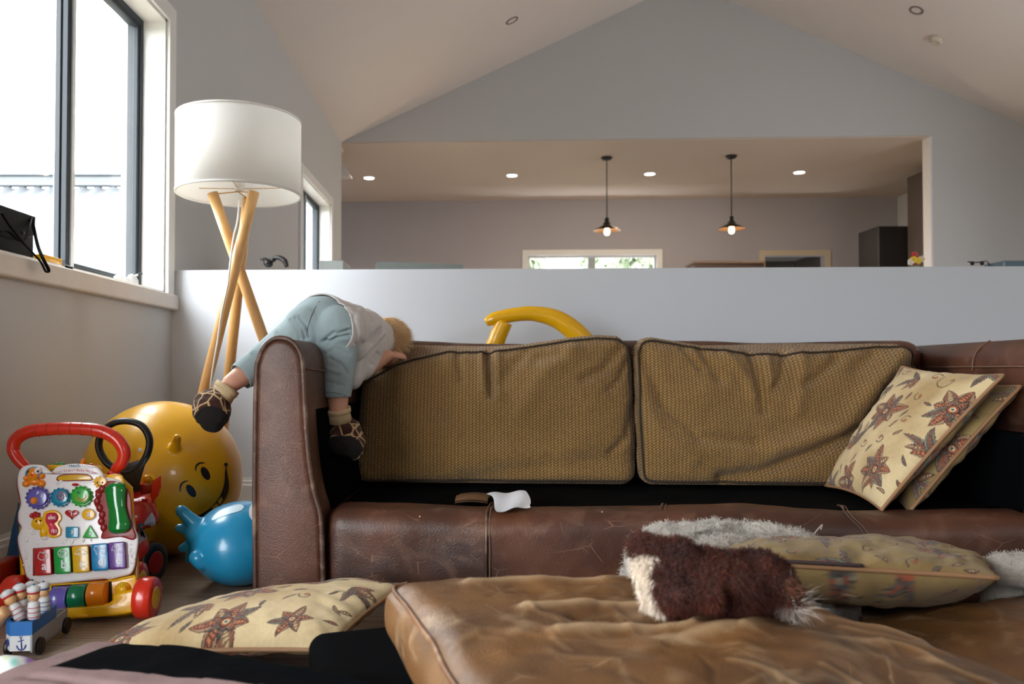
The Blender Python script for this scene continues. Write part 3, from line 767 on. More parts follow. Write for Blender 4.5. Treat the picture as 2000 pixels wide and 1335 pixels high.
# ------------------------------------------------------------------ woven back cushions
def weave():
    m = mat('woven_gold_cloth', (158, 124, 72), rough=.92, var=.2, scale=7, sheen=.2); nt = m.node_tree; b = nt.nodes['Principled BSDF']
    tc = nt.nodes['Texture Coordinate']; sx = N(nt, 'ShaderNodeSeparateXYZ'); L(nt, tc.outputs['Object'], sx.inputs[0])
    def M_(op, a, c=None):
        q = N(nt, 'ShaderNodeMath', operation=op)
        for i, v in enumerate((a, c)):
            if v is None: continue
            if isinstance(v, (int, float)): q.inputs[i].default_value = v
            else: L(nt, v, q.inputs[i])
        return q.outputs[0]
    col = .011
    pp = M_('PINGPONG', sx.outputs['X'], col)                         # zig-zag phase
    ph = M_('MULTIPLY', M_('ADD', sx.outputs['Z'], M_('MULTIPLY', pp, .9)), 2 * PI / .0085)
    st = M_('SINE', ph)
    rib = M_('COSINE', M_('MULTIPLY', sx.outputs['X'], 2 * PI / col))
    h = M_('ADD', M_('MULTIPLY', st, .6), M_('MULTIPLY', rib, .35))
    nz = N(nt, 'ShaderNodeTexNoise'); nz.inputs['Scale'].default_value = 420; L(nt, tc.outputs['Object'], nz.inputs['Vector'])
    h2 = M_('ADD', h, M_('MULTIPLY', M_('SUBTRACT', nz.outputs[0], .5), 1.6))
    mr = N(nt, 'ShaderNodeMapRange'); mr.inputs[1].default_value = -1; mr.inputs[2].default_value = 1; L(nt, h2, mr.inputs[0])
    x = N(nt, 'ShaderNodeMix', data_type='RGBA'); x.inputs[6].default_value = lin((58, 38, 14)); x.inputs[7].default_value = lin((176, 134, 70)); L(nt, mr.outputs[0], x.inputs[0])
    old = b.inputs['Base Color'].links[0].from_node; L(nt, x.outputs[2], old.inputs[6])
    bp = N(nt, 'ShaderNodeBump'); bp.inputs['Strength'].default_value = .7; bp.inputs['Distance'].default_value = .003
    L(nt, h2, bp.inputs['Height']); L(nt, bp.outputs[0], b.inputs['Normal'])
    return m
M_weave = weave(); M_cord = mat('dark_cord', (52, 38, 24), rough=.8)
def seg_dist(X, Z, pts, per=None):
    D = np.full(X.shape, 9.0)
    for (a, b), (c, d) in zip(pts[:-1], pts[1:]):
        vx, vz = c - a, d - b; l2 = vx * vx + vz * vz + 1e-12
        t = np.clip(((X - a) * vx + (Z - b) * vz) / l2, 0, 1); D = np.minimum(D, np.hypot(X - a - t * vx, Z - b - t * vz))
    return D
def back_cushion(label, pxl, pxr, prof, folds, yb=.50, lean=.10):
    zb = .247; Yc = 2.52
    tox = lambda px: (P(px, 800, Yc).x - SB.x)
    xa, xb = tox(pxl), tox(pxr); hx = (xb - xa) / 2; xc = (xa + xb) / 2; hz = .23; hy = .085
    V0, F = roundbox((hx, hy, hz), .045, (200, 34, 110))
    px_ = np.array([tox(p[0]) for p in prof]); pz_ = np.array([CAMZ + (724 - p[1]) / FP * (Yc + .06) for p in prof])
    def deform(V, wr=True):
        X = V[:, 0] + xc; t = (V[:, 2] / hz + 1) / 2; s = V[:, 0] / hx; yy = V[:, 1] / hy
        top = np.interp(X, px_, pz_)
        kk = np.ones(9) / 9
        back = np.maximum(top, .690 + .004 * np.sin(X * 9)); tp = top + (back - top) * np.clip((yy + .55) / 1.2, 0, 1)
        Z = zb + t * (tp - zb)
        bul = (1 - np.abs(s) ** 3) * (1 - np.abs(2 * t - 1) ** 3)
        Y = yb + hy + V[:, 1] + lean * t - .035 * bul * np.clip(-yy, 0, 1)
        Xo = X - .012 * np.sin(t * PI) * s * 0 + .006 * s * np.sin(t * PI)
        d = np.zeros_like(X)
        for pts, wd, dp in folds:
            q = [(tox(a), CAMZ + (724 - b) / FP * (Yc)) for a, b in pts]
            D = seg_dist(X, Z, q); d = d + 1.6 * dp * np.exp(-(D / wd) ** 2)
        nzv = fbm(np.stack([X, Z * 1.0, X * 0], 1), 7, 3) * .006 + fbm(np.stack([X, Z, X * 0], 1), 22, 5, 2) * .0015
        fr = np.clip(-yy * 2 - .6, 0, 1)
        Y = Y - (d + nzv) * fr
        Z = Z + d * .35 * np.clip(t * 3 - 2, 0, 1)
        return np.array([S(a, b, c)[:] for a, b, c in zip(Xo, Y, Z)])
    ob = mk('back_cushion', deform(V0), F, M_weave); tag(ob, label, 'cushion', 'woven back cushions of the sofa')
    # piping round the front face
    r = .045; n = 160; th = np.linspace(0, 1, n, endpoint=False); loop = []
    per = []
    for k in range(40): per.append((-hx + 2 * hx * k / 40, -hz))
    for k in range(24): per.append((hx, -hz + 2 * hz * k / 24))
    for k in range(60): per.append((hx - 2 * hx * k / 60, hz))
    for k in range(24): per.append((-hx, hz - 2 * hz * k / 24))
    Q = rmap(np.array([(a, -hy, b) for a, b in per]), (hx, hy, hz), r)
    Q[:, 1] = -hy + r * .2
    Q = Q * [1.0, 1, 1.0]
    W = deform(Q)
    mk('piping', *tube([Vector(v) + Vector((0, -.002, .001)) for v in W], .0034, 8, closed=True), M_cord, ob)
    return ob
back_cushion('woven gold-brown back cushion beside the bending child', 676, 1219,
    [(676, 752), (700, 733), (740, 712), (785, 694), (858, 679), (934, 682), (990, 674), (1080, 661), (1148, 653), (1190, 655), (1208, 664), (1222, 690)],
    [([(934, 690), (940, 730), (943, 772)], .010, -.014), ([(922, 690), (928, 760)], .012, .007), ([(954, 690), (958, 770)], .014, .006),
     ([(875, 690), (885, 740)], .014, -.008), ([(1195, 680), (1160, 720), (1120, 740)], .014, -.009), ([(1208, 700), (1190, 740), (1170, 760)], .012, -.008),
     ([(1010, 690), (980, 720), (960, 750)], .018, -.006), ([(1214, 790), (1200, 850), (1170, 880)], .014, -.010), ([(1100, 680), (1040, 730), (1000, 800)], .03, .006),
     ([(900, 930), (1060, 905), (1210, 890)], .03, -.010), ([(800, 720), (900, 830), (1050, 860)], .05, -.008), ([(760, 730), (800, 830)], .04, .006),
     ([(1030, 700), (1075, 690)], .02, -.006)])
back_cushion('woven gold-brown back cushion beside the floral pillows', 1226, 1776,
    [(1226, 672), (1245, 659), (1262, 658), (1345, 672), (1444, 684), (1510, 686), (1608, 680), (1688, 671), (1735, 673), (1760, 684), (1776, 712)],
    [([(1775, 700), (1700, 760), (1650, 830), (1540, 880), (1450, 915), (1380, 925)], .020, -.020), ([(1740, 690), (1660, 760), (1600, 830), (1480, 870)], .028, .013),
     ([(1450, 690), (1458, 740), (1462, 800)], .014, -.011), ([(1515, 690), (1500, 740), (1480, 760)], .013, -.009), ([(1610, 700), (1570, 735), (1540, 750)], .014, -.010),
     ([(1400, 690), (1430, 730), (1445, 770)], .016, .007), ([(1355, 685), (1385, 740)], .016, -.008), ([(1240, 690), (1280, 790), (1340, 850), (1440, 860)], .018, -.011),
     ([(1225, 750), (1270, 840), (1330, 890)], .022, .008), ([(1320, 680), (1350, 720)], .012, -.006), ([(1680, 690), (1640, 720)], .016, -.007),
     ([(1545, 690), (1535, 760), (1520, 800)], .02, .008), ([(1480, 700), (1478, 760)], .012, .007), ([(1720, 800), (1650, 890), (1600, 930)], .02, -.010)])

# ================================================================== FLORAL PILLOWS
class Paint:
    def __init__(s, U, V, seed):
        s.U, s.V = U, V; s.C = np.zeros(U.shape + (3,)); p = np.stack([U, V, U * 0 + seed], -1)
        s.w1 = noise3(p, 190, seed); s.w2 = noise3(p, 60, seed + 3); s.soft = fbm(p, 6, seed)
    def base(s, c1, c2):
        a, b = np.array(lin(c1)[:3]), np.array(lin(c2)[:3]); t = np.clip(.35 + s.soft * .9, 0, 1)[..., None]; s.C[:] = a * (1 - t) + b * t
        s.C *= (1 + .06 * s.w1)[..., None]
    def put(s, mask, col, al=1.0):
        m = np.clip(mask, 0, 1)[..., None] * al; s.C = s.C * (1 - m) + np.array(lin(col)[:3]) * m
    def petal(s, x, y, ang, Ln, W, bend=0, kind=0, jag=0):
        c, q = math.cos(ang), math.sin(ang); dx, dy = s.U - x, s.V - y
        a = dx * c + dy * q; t = -dx * q + dy * c - bend * a * np.abs(a) / Ln; f = np.clip(a / Ln, 0, 1)
        h = W * np.sin(PI * f ** .8) ** .8 * (1 + jag * ((f * 9) % 1 - .5)) + 1e-6
        inside = (a > 0) & (a < Ln); d = np.abs(t) / h; e = .0007 / h
        body = np.clip((1 - d) / e * .5 + .5, 0, 1) * inside
        pal = [((50, 34, 32), (158, 126, 96), (104, 58, 44), (186, 116, 74)), ((44, 40, 40), (126, 122, 104), (82, 80, 74), (150, 78, 48)), ((58, 38, 34), (132, 76, 54), (120, 96, 74), (200, 168, 122))][kind]
        s.put(body, pal[0])
        s.put(body * (d < 1 - .0017 / h) * (h > .0022), pal[1]); s.put(body * (d < .55) * (h > .003), pal[2])
        s.put(body * (d < .3) * (np.sin(a * 900) > -.1) * (h > .004), pal[3])
        s.put(body * (s.w1 > .35), pal[0], .45)
    def line(s, pts, wd, col):
        s.put(np.clip((wd - seg_dist(s.U, s.V, pts)) / .0006 + .5, 0, 1), col)
    def ring(s, x, y, r, wd, col):
        d = np.abs(np.hypot(s.U - x, s.V - y) - r); s.put(np.clip((wd - d) / .0006 + .5, 0, 1), col)
    def flower(s, x, y, r, rot=0, n=7):
        for k in range(n):
            s.petal(x, y, rot + 2 * PI * k / n, r * (1 + .18 * math.sin(k * 2.3)), r * .27, .15 * math.sin(k), [0, 2, 0, 1][k % 4], .12)
        for k in range(n): s.petal(x, y, rot + PI / n + 2 * PI * k / n, r * .55, r * .12, .1, [1, 0][k % 2], .1)
        for rr, c in ((r * .22, (58, 36, 32)), (r * .17, (150, 84, 54)), (r * .10, (214, 200, 150)), (r * .06, (70, 90, 100))):
            s.put(np.clip((rr - np.hypot(s.U - x, s.V - y)) / .0008 + .5, 0, 1), c)
    def spray(s, x, y, ang, sc):
        s.line([(x, y), (x + math.cos(ang) * sc * .5, y + math.sin(ang) * sc * .5)], .0011, (66, 42, 34))
        for k, (da, l, kd) in enumerate(((.0, .9, 1), (.45, .6, 2), (-.4, .7, 1), (.85, .4, 0))):
            s.petal(x, y, ang + da, sc * l, sc * .11, .3 * (1 if da >= 0 else -1), kd, .25)
    def scroll(s, x, y, r, a0, sgn=1):
        pts = [(x + r * (1 - k / 26) * math.cos(a0 + sgn * k * .26), y + r * (1 - k / 26) * math.sin(a0 + sgn * k * .26)) for k in range(20)]
        s.line(pts, .0014, (58, 38, 34)); s.ring(pts[-1][0], pts[-1][1], .0045, .0016, (150, 80, 50))
def floral(U, V, seed, w_, h_, specials=None, c1=(208, 186, 144), c2=(172, 144, 98)):
    p = Paint(U, V, seed); p.base(c1, c2); rnd = random.Random(seed); occ = []
    for f in (specials or []):
        getattr(p, f[0])(*f[1:]); occ.append((f[1], f[2], .075 if f[0] == 'flower' else .04))
    kinds = ['flower'] * 3 + ['spray'] * 13 + ['scroll'] * 9 + ['petal'] * 22
    for kd in kinds:
        for tr in range(30):
            r = {'flower': .064, 'spray': .05, 'scroll': .024, 'petal': .017}[kd]
            x, y = rnd.uniform(-w_, w_), rnd.uniform(-h_, h_)
            if all(math.hypot(x - a, y - b) > (r + c) * .95 for a, b, c in occ):
                occ.append((x, y, r)); a = rnd.uniform(0, 6.28)
                if kd == 'flower': p.flower(x, y, r * rnd.uniform(.85, 1.05), a, rnd.choice((6, 7, 8)))
                elif kd == 'spray': p.spray(x - math.cos(a) * r * .8, y - math.sin(a) * r * .8, a, r * 2)
                elif kd == 'scroll': p.scroll(x, y, r * .7, a, rnd.choice((-1, 1)))
                else: p.petal(x, y, a, .034, .005, rnd.uniform(-.5, .5), rnd.choice((0, 1, 2)), .2)
                break
    return p.C
M_flo = mat('floral_tapestry', (200, 180, 140), rough=.85, var=.08, scale=60, attr='Col', bump=.3, bscale=500, sheen=.1)
M_fpip = mat('tan_piping', (150, 112, 78), rough=.6)
M_side = leather('pillow_backing', (120, 100, 62), (80, 62, 38), (150, 128, 86), wear=.3, scratch=0, rough=.8)
def pillow(label, c00, c10, c11, c01, thick, seed, specials=None, n=300, zmin=None, pal=None, thick_b=None, amp=.006, pin=.07):
    c00, c10, c11, c01 = [np.array(c[:]) for c in (c00, c10, c11, c01)]
    nn = np.cross(c10 - c00, c01 - c00); nn /= np.linalg.norm(nn)
    wx = (np.linalg.norm(c10 - c00) + np.linalg.norm(c11 - c01)) / 4; wy = (np.linalg.norm(c01 - c00) + np.linalg.norm(c11 - c10)) / 4
    def pos(u, v, sd, th):
        uu = u * (1 - pin * (1 - v ** 2) ** 1.0 * 1); vv = v * (1 - pin * (1 - u ** 2))
        a = ((uu + 1) / 2)[..., None]; b = ((vv + 1) / 2)[..., None]
        p = (c00 * (1 - a) + c10 * a) * (1 - b) + (c01 * (1 - a) + c11 * a) * b
        e = np.clip((1 - u ** 2) * (1 - v ** 2), 0, 1) ** .42
        q = np.stack([u * wx, v * wy, u * 0 + seed], -1)
        edge = np.clip(1.2 - np.minimum(1 - np.abs(u), 1 - np.abs(v)) * 3, 0, 1)
        wr = (fbm(q, 9, seed) * amp + fbm(q * [1, 1, 1], 26, seed + 1, 2) * amp * .25) * np.clip(e * 3, 0, 1)
        ang = np.arctan2(v, u); wr = wr + .002 * np.sin(ang * 22 + seed) * edge * np.clip(e * 2, 0, 1)
        p = p + nn * ((e * th * sd) + wr)[..., None]
        if zmin is not None: p[..., 2] = np.maximum(p[..., 2], zmin + .002 * (sd > 0))
        return p
    g = np.sin(np.linspace(-1, 1, n) * PI / 2 * .98) / math.sin(PI / 2 * .98); U, Vv = np.meshgrid(g, g)
    A = pos(U, Vv, 1, thick).reshape(-1, 3); B = pos(U[::4, ::4], Vv[::4, ::4], -1, thick_b or thick).reshape(-1, 3); m = U[::4, ::4].shape[0]
    C = floral(U * wx, Vv * wy, seed, wx, wy, specials, *(pal or ())).reshape(-1, 3); C2 = np.tile(np.array(lin((150, 126, 80))[:3]), (len(B), 1))
    C2 = floral(U[::4, ::4] * wx, Vv[::4, ::4] * wy, seed + 5, wx, wy, None, (138, 114, 70), (110, 88, 50)).reshape(-1, 3)
    V, F = join((A, grid_faces(n, n)), (B, grid_faces(m, m, 0, True)))
    ob = mk('floral_pillow', V, F, M_flo, colors=np.concatenate([C, C2])); tag(ob, label, 'pillow', 'floral throw pillows')
    t = np.linspace(-1, 1, 40)[:-1]; lu = np.concatenate([t, np.ones(39), -t, -np.ones(39)]); lv = np.concatenate([-np.ones(39), t, np.ones(39), -t])
    E = pos(lu, lv, 0, 0); mk('piping', *tube([Vector(v) for v in E], .0048, 8, closed=True), M_fpip, ob)
    return ob, pos
PIL = {}
p1 = (P(1722, 995, 2.02), P(1612, 948, 2.42), P(1762, 716, 2.42), P(1960, 732, 2.03))
# u runs along the depth, v runs up the pillow
pillow('cream floral pillow leaning on the right arm, foremost of the two', p1[0], p1[3], p1[2], p1[1], .055, 11,
       [('flower', .03, .03, .075, .4, 8), ('flower', -.15, -.10, .066, 1.9, 8), ('spray', -.11, .09, .2, .13), ('scroll', .17, -.10, .035, 1.0), ('spray', .14, .13, 2.6, .09), ('spray', .0, .15, .5, .08)])
p2 = (P(1777, 998, 2.04), P(1690, 945, 2.43), P(1835, 735, 2.43), P(1994, 754, 2.06))
pillow('darker olive floral pillow wedged behind the cream one on the sofa', p2[0], p2[3], p2[2], p2[1], .05, 23, None, 220, pal=((156, 134, 84), (120, 98, 58)))
A_, C_, B_, D_ = P(165, 1278, 1.56), P(642, 1270, 1.50), P(796, 1139, 1.80), P(400, 1196, 1.90)
pillow('cream floral pillow lying on the floor before the sofa arm', A_, C_, B_, D_, .062, 37, [('flower', -.02, .0, .062, .9, 7), ('spray', .12, .06, 2.2, .12), ('flower', .15, -.12, .045, .3, 6)], 300, zmin=.004, thick_b=.035)
A_, C_, B_, D_ = P(1392, 1096, 1.43), P(1948, 1128, 1.43), P(1930, 1092, 1.80), P(1400, 1066, 1.80)
ob, pos = pillow('olive floral pillow with zip lying behind the furry toy', A_, C_, B_, D_, .045, 51, None, 260, pal=((150, 126, 78), (120, 96, 54)), thick_b=.085, amp=.009, pin=.04)
zp = pos(np.linspace(-.75, .05, 20), np.full(20, -1.0), 0, 0)
mk('zip', *tube([Vector(v) + Vector((0, -.002, .008)) for v in zp], .006, 8, flat=.5), mat('zip_tape', (62, 48, 52), rough=.6), ob)

# ================================================================== LOOSE SEAT CUSHIONS
M_tan = leather('tan_cushion_leather', (126, 86, 46), (70, 46, 25), (196, 166, 130), wear=.6, scratch=.3, rough=.45, attr='Col')
def seat_cushion(name, label, cx, cy, rot, hx, hy, z0, th, folds, m=M_tan, tilt=(0, 0, 0), colf=None, crown=.03, n=(190, 150, 16), amp=.006, pip=True, cat='cushion', group=None):
    c, s = math.cos(rot), math.sin(rot); h = (hx, hy, th / 2)
    V0, F = roundbox(h, .04, n)
    def deform(V):
        u, v = V[:, 0] / hx, V[:, 1] / hy; w_ = V[:, 2] / (th / 2); up = np.clip(w_ * 3 - 1.5, 0, 1)
        p = np.stack([V[:, 0], V[:, 1], V[:, 0] * 0], 1)
        e = np.clip(1 - u ** 4, 0, 1) * np.clip(1 - v ** 4, 0, 1)
        Z = V[:, 2] + th / 2 + crown * e * up; d = np.zeros(len(V)); wear = np.zeros(len(V)); dk = np.zeros(len(V))
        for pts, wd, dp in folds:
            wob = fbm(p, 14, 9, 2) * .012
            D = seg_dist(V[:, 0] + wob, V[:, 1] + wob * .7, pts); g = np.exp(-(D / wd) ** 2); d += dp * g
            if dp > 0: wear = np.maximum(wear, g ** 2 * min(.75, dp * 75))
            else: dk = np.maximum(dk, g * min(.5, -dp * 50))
        d += fbm(p, 6, 4) * amp + fbm(p, 21, 6, 2) * amp * .22
        Z = Z + d * up
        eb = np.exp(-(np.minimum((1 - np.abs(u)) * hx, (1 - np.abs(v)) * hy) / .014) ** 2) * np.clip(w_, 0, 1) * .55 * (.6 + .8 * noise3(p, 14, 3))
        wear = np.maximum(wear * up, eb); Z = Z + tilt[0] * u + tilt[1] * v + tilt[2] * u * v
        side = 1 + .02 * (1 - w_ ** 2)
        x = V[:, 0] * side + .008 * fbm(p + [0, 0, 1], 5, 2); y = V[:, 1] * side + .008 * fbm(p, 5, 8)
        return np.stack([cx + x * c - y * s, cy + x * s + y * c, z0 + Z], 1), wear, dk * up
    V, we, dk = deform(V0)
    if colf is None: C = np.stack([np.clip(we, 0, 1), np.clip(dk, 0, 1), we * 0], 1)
    else: C = colf(V0, h)
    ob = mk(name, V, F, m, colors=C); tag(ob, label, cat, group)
    if pip:
        per = [(-hx + 2 * hx * k / 50, -hy) for k in range(50)] + [(hx, -hy + 2 * hy * k / 40) for k in range(40)] + [(hx - 2 * hx * k / 50, hy) for k in range(50)] + [(-hx, hy - 2 * hy * k / 40) for k in range(40)]
        for sg, nm in ((1, 'piping'),):
            Q = rmap(np.array([(a, b, sg * (th / 2)) for a, b in per]), h, .04); Q[:, 2] = sg * (th / 2 - .012)
            k_ = 1.004; Q[:, :2] *= k_
            mk(nm, *tube([Vector(v) for v in deform(Q)[0]], .0042, 8, closed=True), M_cpip, ob)
    return ob
M_cpip = leather('cushion_piping', (128, 88, 56), (84, 56, 36), (200, 172, 140), wear=.8, scratch=0)
R = math.radians
def creases(seed, n, hx, hy, amp):
    rnd = random.Random(seed); L_ = []
    for k in range(n):
        x, y = rnd.uniform(-hx, hx) * .8, rnd.uniform(-hy, hy) * .8; a = rnd.gauss(.5, .5) + (PI / 2 if rnd.random() < .4 else 0); pts = [(x, y)]
        for j in range(rnd.choice((2, 3, 4))):
            a += rnd.gauss(0, .35); x += math.cos(a) * .04; y += math.sin(a) * .04; pts.append((x, y))
        L_.append((pts, rnd.uniform(.0025, .009), rnd.uniform(.3, 1) * amp * (1 if rnd.random() < .7 else -1)))
    return L_
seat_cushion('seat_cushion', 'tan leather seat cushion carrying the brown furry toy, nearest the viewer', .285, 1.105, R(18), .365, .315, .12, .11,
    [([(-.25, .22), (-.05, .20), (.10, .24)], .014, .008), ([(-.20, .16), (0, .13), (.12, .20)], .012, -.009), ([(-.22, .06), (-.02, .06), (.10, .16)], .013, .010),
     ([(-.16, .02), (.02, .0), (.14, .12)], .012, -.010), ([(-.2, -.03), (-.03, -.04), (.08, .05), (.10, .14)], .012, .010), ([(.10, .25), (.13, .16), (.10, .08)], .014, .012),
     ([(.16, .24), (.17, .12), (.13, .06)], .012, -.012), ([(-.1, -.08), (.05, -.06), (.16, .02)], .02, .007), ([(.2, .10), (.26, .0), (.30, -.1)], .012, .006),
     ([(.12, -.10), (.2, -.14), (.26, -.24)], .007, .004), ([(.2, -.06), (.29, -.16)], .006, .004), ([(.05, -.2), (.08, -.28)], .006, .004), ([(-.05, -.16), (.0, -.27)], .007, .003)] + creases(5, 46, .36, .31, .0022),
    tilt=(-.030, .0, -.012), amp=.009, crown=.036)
seat_cushion('seat_cushion', 'tan leather seat cushion at lower right, under the olive pillow', 1.135, 1.36, R(18), .37, .31, .03, .10,
    [([(-.2, -.1), (-.1, 0), (.1, .02)], .02, .006), ([(-.3, -.2), (-.1, -.18), (.1, -.24)], .01, .004), ([(-.1, .1), (.1, .15)], .02, -.006)] + creases(8, 30, .36, .31, .002), amp=.008)
# seat cushion lying black side up, mauve-brown leather border
M_two = mat('black_and_mauve', (100, 100, 100), spec=.03, rough=.9, var=.14, scale=26, attr='Col', bump=.2, bscale=200)
def two_tone(V0, h):
    u, v, w_ = V0[:, 0], V0[:, 1], V0[:, 2] / h[2]
    blk = (v > .155 + .05 * (u + .1)) & (u > -h[0] + .10) | (u > h[0] - .03)
    C = np.where(blk[:, None], np.array(lin((5, 6, 9))[:3]), np.array(lin((140, 118, 116))[:3]))
    return C
seat_cushion('seat_cushion', 'upturned seat cushion with black cloth band and mauve leather border', -.42, .975, R(-19), .40, .33, .02, .118,
    [([(-.2, .27), (0, .25), (.2, .22)], .012, .006), ([(-.3, .1), (.3, .1)], .01, -.005), ([(-.2, -.05), (.1, -.02)], .02, .006)], m=M_two, colf=two_tone, crown=.03, amp=.005)
tag(mk('cushion_base', *xf(roundbox((.36, .27, .058), .03, (60, 50, 10)), Matrix.Translation((.10, 1.345, .06)) @ Matrix.Rotation(R(18), 4, 'Z')), M_lin), 'black cloth-covered cushion underneath the nearest tan cushion', 'cushion')

# ================================================================== THROW BLANKET
M_knit = mat('grey_knit', (172, 165, 155), rough=.95, var=.35, scale=90, bump=.8, bscale=220, sheen=.3)
def bl(px, py, Y, r): return (P(px, py, Y), r)
ch = [(1255, 1062, 1.66, .030), (1300, 1052, 1.68, .030), (1400, 1046, 1.70, .036), (1480, 1054, 1.70, .034), (1560, 1062, 1.70, .034), (1610, 1085, 1.68, .028), (1650, 1100, 1.70, .025)]
prs = [capsule(P(a[0], a[1], a[2]), a[3], P(b[0], b[1], b[2]), b[3]) for a, b in zip(ch[:-1], ch[1:])]
ch2 = [(1250, 1078, 1.62, .022), (1360, 1066, 1.60, .022), (1440, 1060, 1.62, .018), (1500, 1075, 1.62, .016)]
prs += [capsule(P(a[0], a[1], a[2]), a[3], P(b[0], b[1], b[2]), b[3]) for a, b in zip(ch2[:-1], ch2[1:])]
ch3 = [(1650, 1110, 1.72, .03), (1800, 1150, 1.84, .03), (1930, 1125, 1.74, .03), (1965, 1112, 1.66, .032), (2030, 1118, 1.64, .034)]
prs += [capsule(P(a[0], a[1], a[2]), a[3], P(b[0], b[1], b[2]), b[3]) for a, b in zip(ch3[:-1], ch3[1:])]
for a in ch: p = P(a[0], a[1], a[2]); prs.append(capsule(p, a[3], (p.x, p.y + .02, .05), .05))
p = P(1965, 1112, 1.68); prs.append(capsule(p, .03, (p.x, p.y + .03, .05), .05))
V, F = blob(prs, .007, 5); Nn = normals(V, F); V = V + Nn * (fbm(V, 16, 1) * .008 + fbm(V, 60, 2, 2) * .0025)[:, None]
X_, Y_ = topx(V); up_ = (normals(V, F)[:, 1] < .4) * np.exp(-(seg_dist(X_, Y_, [(1330, 1066), (1365, 1046), (1420, 1033), (1490, 1036), (1560, 1056)]) / 5) ** 2)
rd_ = (normals(V, F)[:, 1] < .4) * np.exp(-(seg_dist(X_, Y_, [(1330, 1055), (1365, 1036), (1420, 1024), (1500, 1027), (1580, 1050)]) / 5) ** 2)
V = V + normals(V, F) * (rd_ * .009 - up_ * .014)[:, None]
V[:, 2] = np.maximum(V[:, 2], .002)
A, FF, _ = fur(V, F, .009, 9000, .0006, .2, mask=(V[:, 2] > .17).astype(float), seed=4, jitter=.9)
knit = mk('throw_blanket', *join((V, F), (A, FF)), M_knit); tag(knit, 'pale grey knitted throw heaped in front of the sofa rail', 'blanket')
for a in ([(1590, 1042), (1600, 1030), (1606, 1024), (1603, 1034)], [(1452, 1018), (1456, 1012), (1462, 1020)]):
    mk('loose_yarn', *tube([P(x, y, 1.69) for x, y in a], .0011, 6, smooth=5), M_knit, knit)
# ================================================================== TRIPOD LAMP
M_beech = mat('beech_wood', (206, 158, 96), rough=.4, var=.12, scale=25)
M_shade = mat('white_lamp_cloth', (242, 240, 236), rough=.9, var=.02, scale=200, bump=.2, bscale=500)
_n = M_shade.node_tree; _b = _n.nodes['Principled BSDF']; _t = N(_n, 'ShaderNodeBsdfTranslucent'); _t.inputs[0].default_value = (.9, .88, .84, 1)
_m = N(_n, 'ShaderNodeMixShader'); _m.inputs[0].default_value = .4; L(_n, _b.outputs[0], _m.inputs[1]); L(_n, _t.outputs[0], _m.inputs[2]); L(_n, _m.outputs[0], _n.nodes['Material Output'].inputs[0])
lx = P(467, 380, 3.05).x
lamp = thing('floor_lamp', 'tripod floor lamp of crossed pale wood legs with white drum shade', 'lamp', (lx, 3.05, 0))
zt, zb_ = 1.565, 1.275; rs = .232; T = Matrix.Translation((lx, 3.05, 0))
shd = mk('lamp_shade', *lathe([(rs - .004, zb_), (rs, zb_), (rs, zt), (rs - .004, zt), (rs - .005, zb_ + .002)], 96, T, cap=False), M_shade, lamp)
mk('rim', *join(*[lathe([(rs - .005, z), (rs + .0018, z), (rs + .0018, z + .008), (rs - .005, z + .008)], 96, T, cap=False) for z in (zb_ - .001,)]), M_shade, shd)
mk('rim', *lathe([(rs - .005, zt - .007), (rs + .0018, zt - .007), (rs + .0018, zt + .001), (rs - .005, zt + .001)], 96, T, cap=False), M_shade, shd)
tops = [P(415, 377, 3.03), P(496, 374, 2.985), P(484, 386, 3.13)]; bots = [P(647, 1035, 3.07), P(328, 1046, 2.94), P(418, 1006, 3.31)]
for a, b in zip(tops, bots):
    b = a + (b - a) * ((a.z - .004) / (a.z - b.z)); mk('leg', *tube([a + (b - a) * k / 8 for k in range(9)], [.0205] * 7 + [.018, .015], 18), M_beech, lamp)
c_ = (tops[0] + tops[1] + tops[2]) / 3
mk('shade_frame', *join(*[tube([a + Vector((0, 0, -.004)), c_ + Vector((0, 0, .01))], .0025, 6) for a in tops], *[tube([Vector((lx, 3.05, 1.3)), Vector((lx + rs * math.cos(a), 3.05 + rs * math.sin(a), 1.33))], .0018, 6) for a in (.5, 2.6, 4.7)]), M_beech, lamp)
mk('bulb_socket', *lathe([(.012, 1.29), (.018, 1.295), (.018, 1.34), (.03, 1.37), (.03, 1.40), (.01, 1.43)], 20, T), M_white, lamp)
mk('cord', *tube([P(467, 392, 3.05), P(464, 430, 3.0), P(456, 465, 2.96), P(449, 520, 2.94), P(444, 560, 2.93), P(432, 615, 2.93), P(426, 660, 2.93), P(414, 730, 2.92), P(408, 800, 2.95), P(395, 1000, 3.2), P(380, 1013, 3.2)], .0034, 8, smooth=6), M_white, lamp)

# ================================================================== BIG YELLOW HOPPER BALL
M_yel = mat('yellow_rubber', (238, 178, 22), rough=.32, var=.04, scale=6, coat=.2)
bc = P(319, 931, 2.62); br_ = .2505; bc.z = .2505
prs = [ell(bc, br_, seg=72, rings=48)]
q = onto(ell(bc, br_, seg=96, rings=64))
def horn(px, py, tx, ty, r0, r1, dy):
    a = q(px, py, -.01); d = ray(tx, ty); b = O + d * ((a.y - dy) / d.y); return capsule(a, r0, b, r1)
prs += [horn(342, 876, 346, 854, .018, .0125, .05), horn(292, 945, 287, 933, .017, .012, .05)]
V, F = blob(prs, .006, 3)
ball = mk('hopper_ball', V, F, M_yel); tag(ball, 'large yellow hopper ball with printed smiling face beside the lamp', 'ball')
q = onto((V, F)); off = .0009
M_ink = mat('black_print', (14, 13, 12), rough=.4)
def eye(x, y, rot): mk('eye', *decal(circ(x, y, 7.5, 24, 14, rot), lambda a, b: q(a, b, off)), M_ink, ball)
eye(401, 924, -.5); eye(373, 958, -.6)
